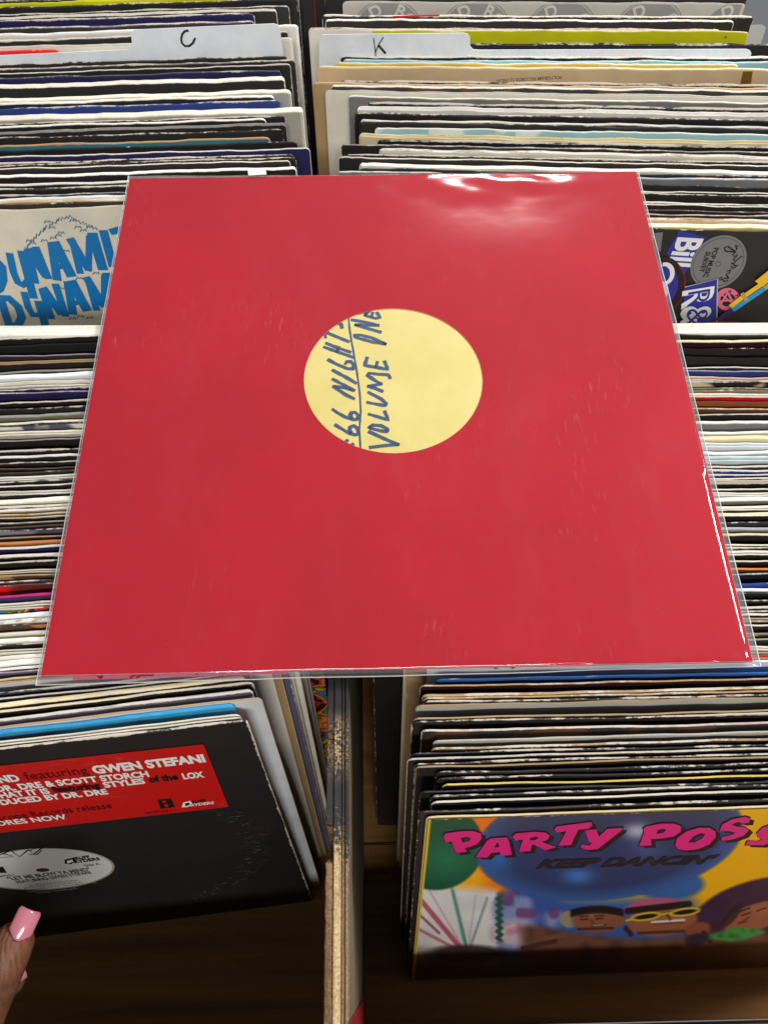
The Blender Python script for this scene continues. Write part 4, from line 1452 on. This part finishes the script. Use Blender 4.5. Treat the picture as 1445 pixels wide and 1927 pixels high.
writing = [
 [(312, 762), (345, 785), (400, 815), (455, 832), (482, 826), (484, 800), (462, 780), (438, 784), (430, 802), (442, 822)],   # 6
 [(330, 868), (370, 892), (420, 922), (465, 936), (486, 926), (482, 892), (455, 872), (428, 882), (426, 904), (440, 926)],   # 6
 [(455, 688), (400, 662), (318, 606)], [(318, 606), (385, 612), (455, 632)], [(455, 632), (390, 596), (312, 556)],           # N
 [(468, 582), (400, 542), (312, 495)],                                                                                 # I
 [(282, 424), (340, 455), (410, 484), (450, 486), (454, 458), (434, 436), (406, 436), (398, 452)],                         # G
 [(430, 372), (350, 344), (268, 312)], [(452, 408), (350, 372), (254, 338)], [(352, 338), (338, 370)],                       # H
 [(420, 300), (340, 268), (262, 236)], [(262, 272), (258, 246), (280, 236)],                                             # T
 [(350, 178), (368, 180), (374, 206)],
 [(410, 972), (396, 984)], [(448, 998), (436, 1008)],
 [(560, 914), (660, 960), (755, 1000)], [(755, 1000), (660, 1008), (566, 1020)],                                             # V
 [(560, 886), (580, 868), (640, 872), (685, 896), (682, 912), (640, 908), (575, 892), (560, 882)],                           # O
 [(558, 794), (620, 812), (690, 834), (664, 776)],                                                                       # L
 [(555, 646), (640, 690), (676, 722), (670, 736), (610, 726), (548, 714)],                                                 # U
 [(648, 638), (600, 618), (554, 604)], [(554, 604), (600, 596), (640, 588)], [(640, 588), (600, 566), (548, 530)], [(548, 530), (555, 514), (620, 522), (690, 526), (700, 548)],  # M
 [(545, 410), (528, 462), (610, 476), (686, 490), (664, 436)], [(606, 474), (614, 440)],                                     # E
 [(668, 316), (590, 306), (470, 272), (456, 258), (500, 256), (580, 276), (668, 316)],                                       # O
 [(636, 236), (560, 214), (466, 186)], [(466, 186), (540, 188), (620, 190)], [(620, 190), (540, 170), (440, 152)],             # N
 [(490, 106), (540, 96), (530, 122), (600, 142), (634, 138), (612, 104)], [(530, 122), (560, 92)], [(575, 132), (582, 104)],                         # E
]
hand_ribbons([zl(s) for s in writing], 0.0023, INK_B, lab, 'handwriting', zsleeve, -0.00025)
hand_ribbons([zl([(418, 134), (424, 200), (436, 280), (456, 390), (478, 520), (496, 660), (502, 780), (492, 900), (500, 1026)])], 0.0012, INK_B, lab, 'underline', zsleeve, -0.00022)

# clear plastic bag
def bag_material(name, HAZE0):
    k = NT(name)
    tc = k.n('ShaderNodeTexCoord'); P = tc.outputs['Object']
    wr = k.noise(k.scalevec(P, (10, 14, 10)), 1.0, 4, 0.55)
    fine = k.noise(P, 160, 3, 0.6)
    scr = k.noise(k.scalevec(P, (500, 90, 90)), 1.0, 3, 0.7)
    bmp = k.bump(k.math('ADD', k.math('MULTIPLY', wr, 1.0), k.math('MULTIPLY', fine, 0.03)), 0.12, 0.002)
    tr = k.n('ShaderNodeBsdfTransparent'); tr.inputs[0].default_value = (0.965, 0.965, 0.97, 1)
    gl = k.n('ShaderNodeBsdfGlossy'); gl.inputs['Roughness'].default_value = 0.085
    k.l(bmp, gl.inputs['Normal'])
    df = k.n('ShaderNodeBsdfDiffuse'); df.inputs[0].default_value = (0.8, 0.8, 0.82, 1)
    fr_ = k.n('ShaderNodeFresnel'); geo_ = k.n('ShaderNodeNewGeometry'); k.l(k.math('SUBTRACT', 1.5, k.math('MULTIPLY', geo_.outputs['Backfacing'], 0.8333)), fr_.inputs[0])
    k.l(bmp, fr_.inputs['Normal'])
    haze = k.noise(k.scalevec(P, (22, 9, 16)), 1.0, 6, 0.72)
    hz = k.math('ADD', HAZE0, k.math('MULTIPLY', k.ramp(haze, 0.45, 0.9), 0.016))
    dust = k.noise(P, 1100, 2, 0.5)
    hz = k.math('ADD', hz, k.math('MULTIPLY', k.ramp(dust, 0.76, 0.82), 0.35))
    rub = k.noise(k.scalevec(P, (14, 14, 14)), 1.0, 3, 0.6)
    hz = k.math('ADD', hz, k.math('MULTIPLY', k.math('MULTIPLY', k.ramp(scr, 0.56, 0.8), k.ramp(rub, 0.5, 0.7)), 0.10))
    m1 = k.n('ShaderNodeMixShader'); k.l(hz, m1.inputs[0]); k.l(tr.outputs[0], m1.inputs[1]); k.l(df.outputs[0], m1.inputs[2])
    m2 = k.n('ShaderNodeMixShader'); k.l(k.math('MULTIPLY', fr_.outputs[0], 1.0), m2.inputs[0]); k.l(m1.outputs[0], m2.inputs[1]); k.l(gl.outputs[0], m2.inputs[2])
    k.l(m2.outputs[0], k.out.inputs[0])
    return k.m
M_BAG = bag_material('clear_plastic', 0.008)
M_BAG2 = bag_material('clear_plastic_scuffed', 0.24)
k = NT('plastic_seam')
tr = k.n('ShaderNodeBsdfTransparent')
df = k.n('ShaderNodeBsdfPrincipled'); df.inputs['Base Color'].default_value = (0.75, 0.75, 0.76, 1); df.inputs['Roughness'].default_value = 0.2
m1 = k.n('ShaderNodeMixShader'); m1.inputs[0].default_value = 0.55
k.l(tr.outputs[0], m1.inputs[1]); k.l(df.outputs[0], m1.inputs[2]); k.l(m1.outputs[0], k.out.inputs[0])
M_SEAM = k.m
bag = bpy.data.objects.new('plastic_bag', None); COL.objects.link(bag)
tag(bag, 'clear wrinkled plastic outer bag around the red record sleeve', 'plastic bag')
BC = [bp(62, 1287), bp(1437, 1251), bp(1204, 317), bp(239, 323)]   # corners BL BR TR TL
def bag_xy(s, t):
    a = BC[0].lerp(BC[1], s); b = BC[3].lerp(BC[2], s)
    p = a.lerp(b, t)
    w_ = lambda q, sd: 0.0006 * mnoise.noise(Vector((q * 7, sd, 0))) + 0.00025 * mnoise.noise(Vector((q * 25, sd, 3)))
    return p.x + w_(t, 1.0) * (1 - s) + w_(t, 5.0) * s, p.y + w_(s, 9.0) * (1 - t) + w_(s, 13.0) * t
def sheet(top):
    n = 170
    V, F = [], []
    for j in range(n + 1):
        for i in range(n + 1):
            s, t = i / n, j / n
            x, y = bag_xy(s, t)
            if top:
                inx = HS - abs(x); iny = HS - abs(y)
                ins = min(inx, iny)
                zs = zsleeve(x, y) + 0.00035 if ins > 0 else -0.0024 + 0.0012 * math.exp(ins / 0.0015)
                edge = min(s, 1 - s, t, 1 - t)
                wv = 0.00022 * mnoise.noise(Vector((x * 22, y * 26, 7))) * min(1, edge / 0.02)
                # a loose, rippled patch near the far edge
                g = math.exp(-((x - 0.062) / 0.055) ** 2 - ((y - 0.149) / 0.014) ** 2)
                wv += g * (0.0008 + 0.0009 * mnoise.noise(Vector((x * 55, y * 85, 2))))
                g2 = math.exp(-((x - 0.156) / 0.012) ** 2 - ((y + 0.156) / 0.014) ** 2)
                wv += g2 * 0.0005 * mnoise.noise(Vector((x * 160, y * 160, 5)))
                z = zs + 0.0004 + max(-0.0004, wv)
                if i in (0, n) or j in (0, n): z = -0.0030
            else:
                z = -0.0046 if not (i in (0, n) or j in (0, n)) else -0.0031
            V.append((x, y, z))
    for j in range(n):
        for i in range(n):
            a = j * (n + 1) + i
            F.append((a, a + 1, a + n + 2, a + n + 1))
    return mesh_obj('top_sheet' if top else 'bottom_sheet', V, F, M_BAG if top else M_BAG2, bag, smooth=True)
sheet(True); sheet(False)
def seam(s0, t0, s1, t1, r, n=60):
    V, F = [], []
    for i in range(n + 1):
        x, y = bag_xy(s0 + (s1 - s0) * i / n, t0 + (t1 - t0) * i / n)
        for q in range(6):
            a = q * math.pi / 3
            horiz = (math.cos(a) * r, 0) if s0 == s1 else (0, math.cos(a) * r)
            V.append((x + horiz[0], y + horiz[1], -0.0028 + math.sin(a) * r * 0.7))
    for i in range(n):
        for q in range(6):
            F.append((i * 6 + q, i * 6 + (q + 1) % 6, (i + 1) * 6 + (q + 1) % 6, (i + 1) * 6 + q))
    mesh_obj('seam', V, F, M_SEAM, bag, smooth=True)
seam(0.0005, 0, 0.0005, 1, 0.00030)
seam(0.9995, 0, 0.9995, 1, 0.00028)
seam(0, 0.0005, 1, 0.0005, 0.00022)
# small price sticker at the top left of the bag
sv = [bp(466, 320), bp(500, 318), bp(502, 330), bp(468, 332)]
ps = mesh_obj('price_sticker', [(p.x, p.y, 0.0010) for p in sv], [(3, 2, 1, 0)], ink((206, 206, 208)), bag)

# pink slip showing below the red sleeve inside the bag
PS = NT('pink_slip'); PS.bsdf(lin((232, 120, 158)), 0.5, 0.3)
pts = [bp(134, 1278, -0.0026), bp(540, 1266, -0.0026), bp(560, 1225, -0.0026), bp(140, 1235, -0.0026)]
sl = mesh_obj('pink_slip', [(p.x, p.y, -0.00435) for p in pts] + [(p.x, p.y, -0.0041) for p in pts], [(0, 3, 2, 1), (4, 5, 6, 7), (0, 1, 5, 4), (1, 2, 6, 5), (2, 3, 7, 6), (3, 0, 4, 7)], PS.m)
tag(sl, 'pink paper slip with red writing peeking from under the lower left of the red sleeve', 'paper slip')
V, F = [], []
for (u0, v0, u1, v1) in ((180, 1268, 190, 1277), (196, 1266, 190, 1277), (244, 1276, 262, 1266), (256, 1276, 274, 1266), (268, 1271, 290, 1270), (368, 1269, 378, 1262), (404, 1267, 400, 1260), (420, 1268, 416, 1260)):
    a, b = bp(u0, v0, -0.004), bp(u1, v1, -0.004)
    t = (b - a).normalized(); s = Vector((-t.y, t.x, 0)) * 0.0006
    n0 = len(V)
    V += [a + s, a - s, b - s, b + s]; F.append((n0, n0 + 1, n0 + 2, n0 + 3))
mesh_obj('red_writing', [(v.x, v.y, -0.0040) for v in V], F, ink((190, 20, 50)), sl)

# ------------------------------------------------------------------ hand at lower left
k = NT('skin')
tc = k.n('ShaderNodeTexCoord'); P = tc.outputs['Object']
a = k.noise(P, 60, 4, 0.6); b = k.noise(k.scalevec(P, (900, 900, 900)), 1.0, 3, 0.6)
wv = k.n('ShaderNodeTexWave'); wv.inputs['Scale'].default_value = 130; wv.inputs['Distortion'].default_value = 6; wv.inputs['Detail'].default_value = 2
k.l(P, wv.inputs['Vector'])
col = k.mix(k.ramp(a, 0.35, 0.7), lin((84, 52, 38)), lin((116, 74, 54)))
hb = k.math('ADD', k.math('MULTIPLY', b, 0.6), k.math('MULTIPLY', wv.outputs[1], 0.6))
bs = k.bsdf(col, 0.5, 0.4, k.bump(hb, 0.6, 0.0007))
M_SKIN = k.m
k = NT('nail_polish'); k.bsdf(lin((190, 116, 132)), 0.22, 0.5, None, 1.0, 0.04); M_NAIL = k.m

def skin_body(name, nodes, edges, mat):
    me = bpy.data.meshes.new(name)
    me.from_pydata([n[0] for n in nodes], edges, [])
    o = bpy.data.objects.new(name, me); COL.objects.link(o)
    sk = o.modifiers.new('skin', 'SKIN'); sk.use_smooth_shade = True
    me.skin_vertices.new(name='') if not me.skin_vertices else None
    for i, n_ in enumerate(nodes):
        sv = me.skin_vertices[0].data[i]
        r = n_[1]
        sv.radius = r if isinstance(r, tuple) else (r, r)
        sv.use_root = (i == 0)
    o.modifiers.new('sub', 'SUBSURF').levels = 2
    o.modifiers['sub'].render_levels = 2
    dg = bpy.context.evaluated_depsgraph_get()
    nm = bpy.data.meshes.new_from_object(o.evaluated_get(dg))
    o.modifiers.clear()
    o.data = nm
    nm.materials.clear(); nm.materials.append(mat)
    for p in nm.polygons: p.use_smooth = True
    return o
T = lambda u, v, z: bp(u, v, z)
tip = T(44, 1740, -0.078); ip = T(8, 1815, -0.082); mcp = T(-32, 1900, -0.098); base = T(-80, 1990, -0.128)
wrist = T(-190, 2120, -0.175)
nodes = [(wrist, 0.026), (base, 0.017), (mcp, 0.0120), (ip, 0.0105), (T(26, 1772, -0.080), 0.0104), (tip, 0.0074)]
edges = [(0, 1), (1, 2), (2, 3), (3, 4), (4, 5)]
# fingers run behind the thumb; the index finger's tip just shows
fing = [
 [(T(-130, 1960, -0.150), 0.0115), (T(-75, 1930, -0.150), 0.0095), (T(-20, 1885, -0.142), 0.0085), (T(24, 1848, -0.134), 0.0068), (T(38, 1836, -0.131), 0.0050)],
 [(T(-170, 1930, -0.168), 0.0115), (T(-120, 1900, -0.178), 0.0095), (T(-70, 1880, -0.176), 0.0085), (T(-35, 1872, -0.168), 0.0065)],
 [(T(-200, 1900, -0.185), 0.011), (T(-160, 1870, -0.198), 0.0092), (T(-110, 1860, -0.196), 0.008), (T(-78, 1860, -0.188), 0.006)],
 [(T(-230, 1880, -0.200), 0.010), (T(-200, 1850, -0.212), 0.0082), (T(-160, 1845, -0.212), 0.007), (T(-130, 1848, -0.205), 0.0055)],
]
for fg in fing:
    i0 = len(nodes)
    nodes += fg
    edges.append((0, i0))
    edges += [(i0 + i, i0 + i + 1) for i in range(len(fg) - 1)]
nodes.append((T(-330, 2300, -0.230), 0.028)); edges.append((0, len(nodes) - 1))
hand = skin_body('hand', nodes, edges, M_SKIN)
tag(hand, 'hand with glossy pink nails reaching in at the lower left corner', 'hand')

def nail(corners, bulge, parent, name='nail', thick=0.0008):
    """corners: base-left, base-right, tip-right, tip-left in world space; a curved plate bulging along its normal."""
    c = [Vector(p) for p in corners]
    nrm = (c[1] - c[0]).cross(c[3] - c[0]).normalized()
    if nrm.dot(CAM - c[0]) < 0: nrm = -nrm
    n, m_ = 10, 14
    V, F = [], []
    for lay in (0, 1):
        for j in range(m_ + 1):
            t = j / m_
            for i in range(n + 1):
                s = i / n
                wr_ = 1.0 - 0.16 * max(0, (t - 0.86) / 0.14) ** 2 - 0.30 * max(0, (0.2 - t) / 0.2) ** 2
                s_ = 0.5 + (s - 0.5) * wr_
                p = c[0].lerp(c[1], s_).lerp(c[3].lerp(c[2], s_), t)
                base_in = 0.0016 * (1 - (2 * s - 1) ** 2) * (-(1 - t)) if t < 0.3 else 0
                p = p + nrm * (bulge * (1 - (2 * s - 1) ** 2) + 0.0010 * math.sin(t * math.pi) - lay * thick)
                p = p + (c[0] - c[3]).normalized() * (0.0016 * (1 - (2 * s - 1) ** 2) * max(0, (0.3 - t) / 0.3))
                V.append(p)
    q = (n + 1) * (m_ + 1)
    for j in range(m_):
        for i in range(n):
            a = j * (n + 1) + i
            F.append((a, a + 1, a + n + 2, a + n + 1))
            F.append((q + a, q + a + n + 1, q + a + n + 2, q + a + 1))
    bd_ = [i for i in range(n + 1)] + [(n + 1) * j + n for j in range(1, m_ + 1)] + [m_ * (n + 1) + i for i in range(n - 1, -1, -1)] + [(n + 1) * j for j in range(m_ - 1, 0, -1)]
    for a, b in zip(bd_, bd_[1:] + bd_[:1]): F.append((a, q + a, q + b, b))
    o = mesh_obj(name, V, F, M_NAIL, parent, smooth=True)
    return o
nail([T(14, 1755, -0.0715), T(56, 1770, -0.0750), T(79, 1719, -0.0740), T(38, 1704, -0.0705)], 0.0024, hand)
nail([T(32, 1836, -0.128), T(44, 1845, -0.134), T(51, 1838, -0.134), T(39, 1815, -0.128)], 0.0012, hand)

# red paper on the bin floor beside the divider
def on_x(u, v, x):
    d = ray(u, v); return CAM + d * ((x - CAM.x) / d.x)
pp = [on_x(652, 1935, -0.0217), on_x(681, 1884, -0.0217), on_x(686, 1890, -0.0217), on_x(690, 1945, -0.0217)]
rp = mesh_obj('paper_scrap', pp + [p + Vector((0.0006, 0, 0)) for p in pp], [(0, 1, 2, 3), (4, 7, 6, 5), (0, 4, 5, 1), (1, 5, 6, 2), (2, 6, 7, 3), (3, 7, 4, 0)], ink((140, 20, 34)))
tag(rp, 'dark red paper scrap stuck to the near end of the plywood divider', 'paper scrap')

for o in scene.objects:
    if 'label' in o and len(o['label'].split()) > 16: print('LONG', o['label'])
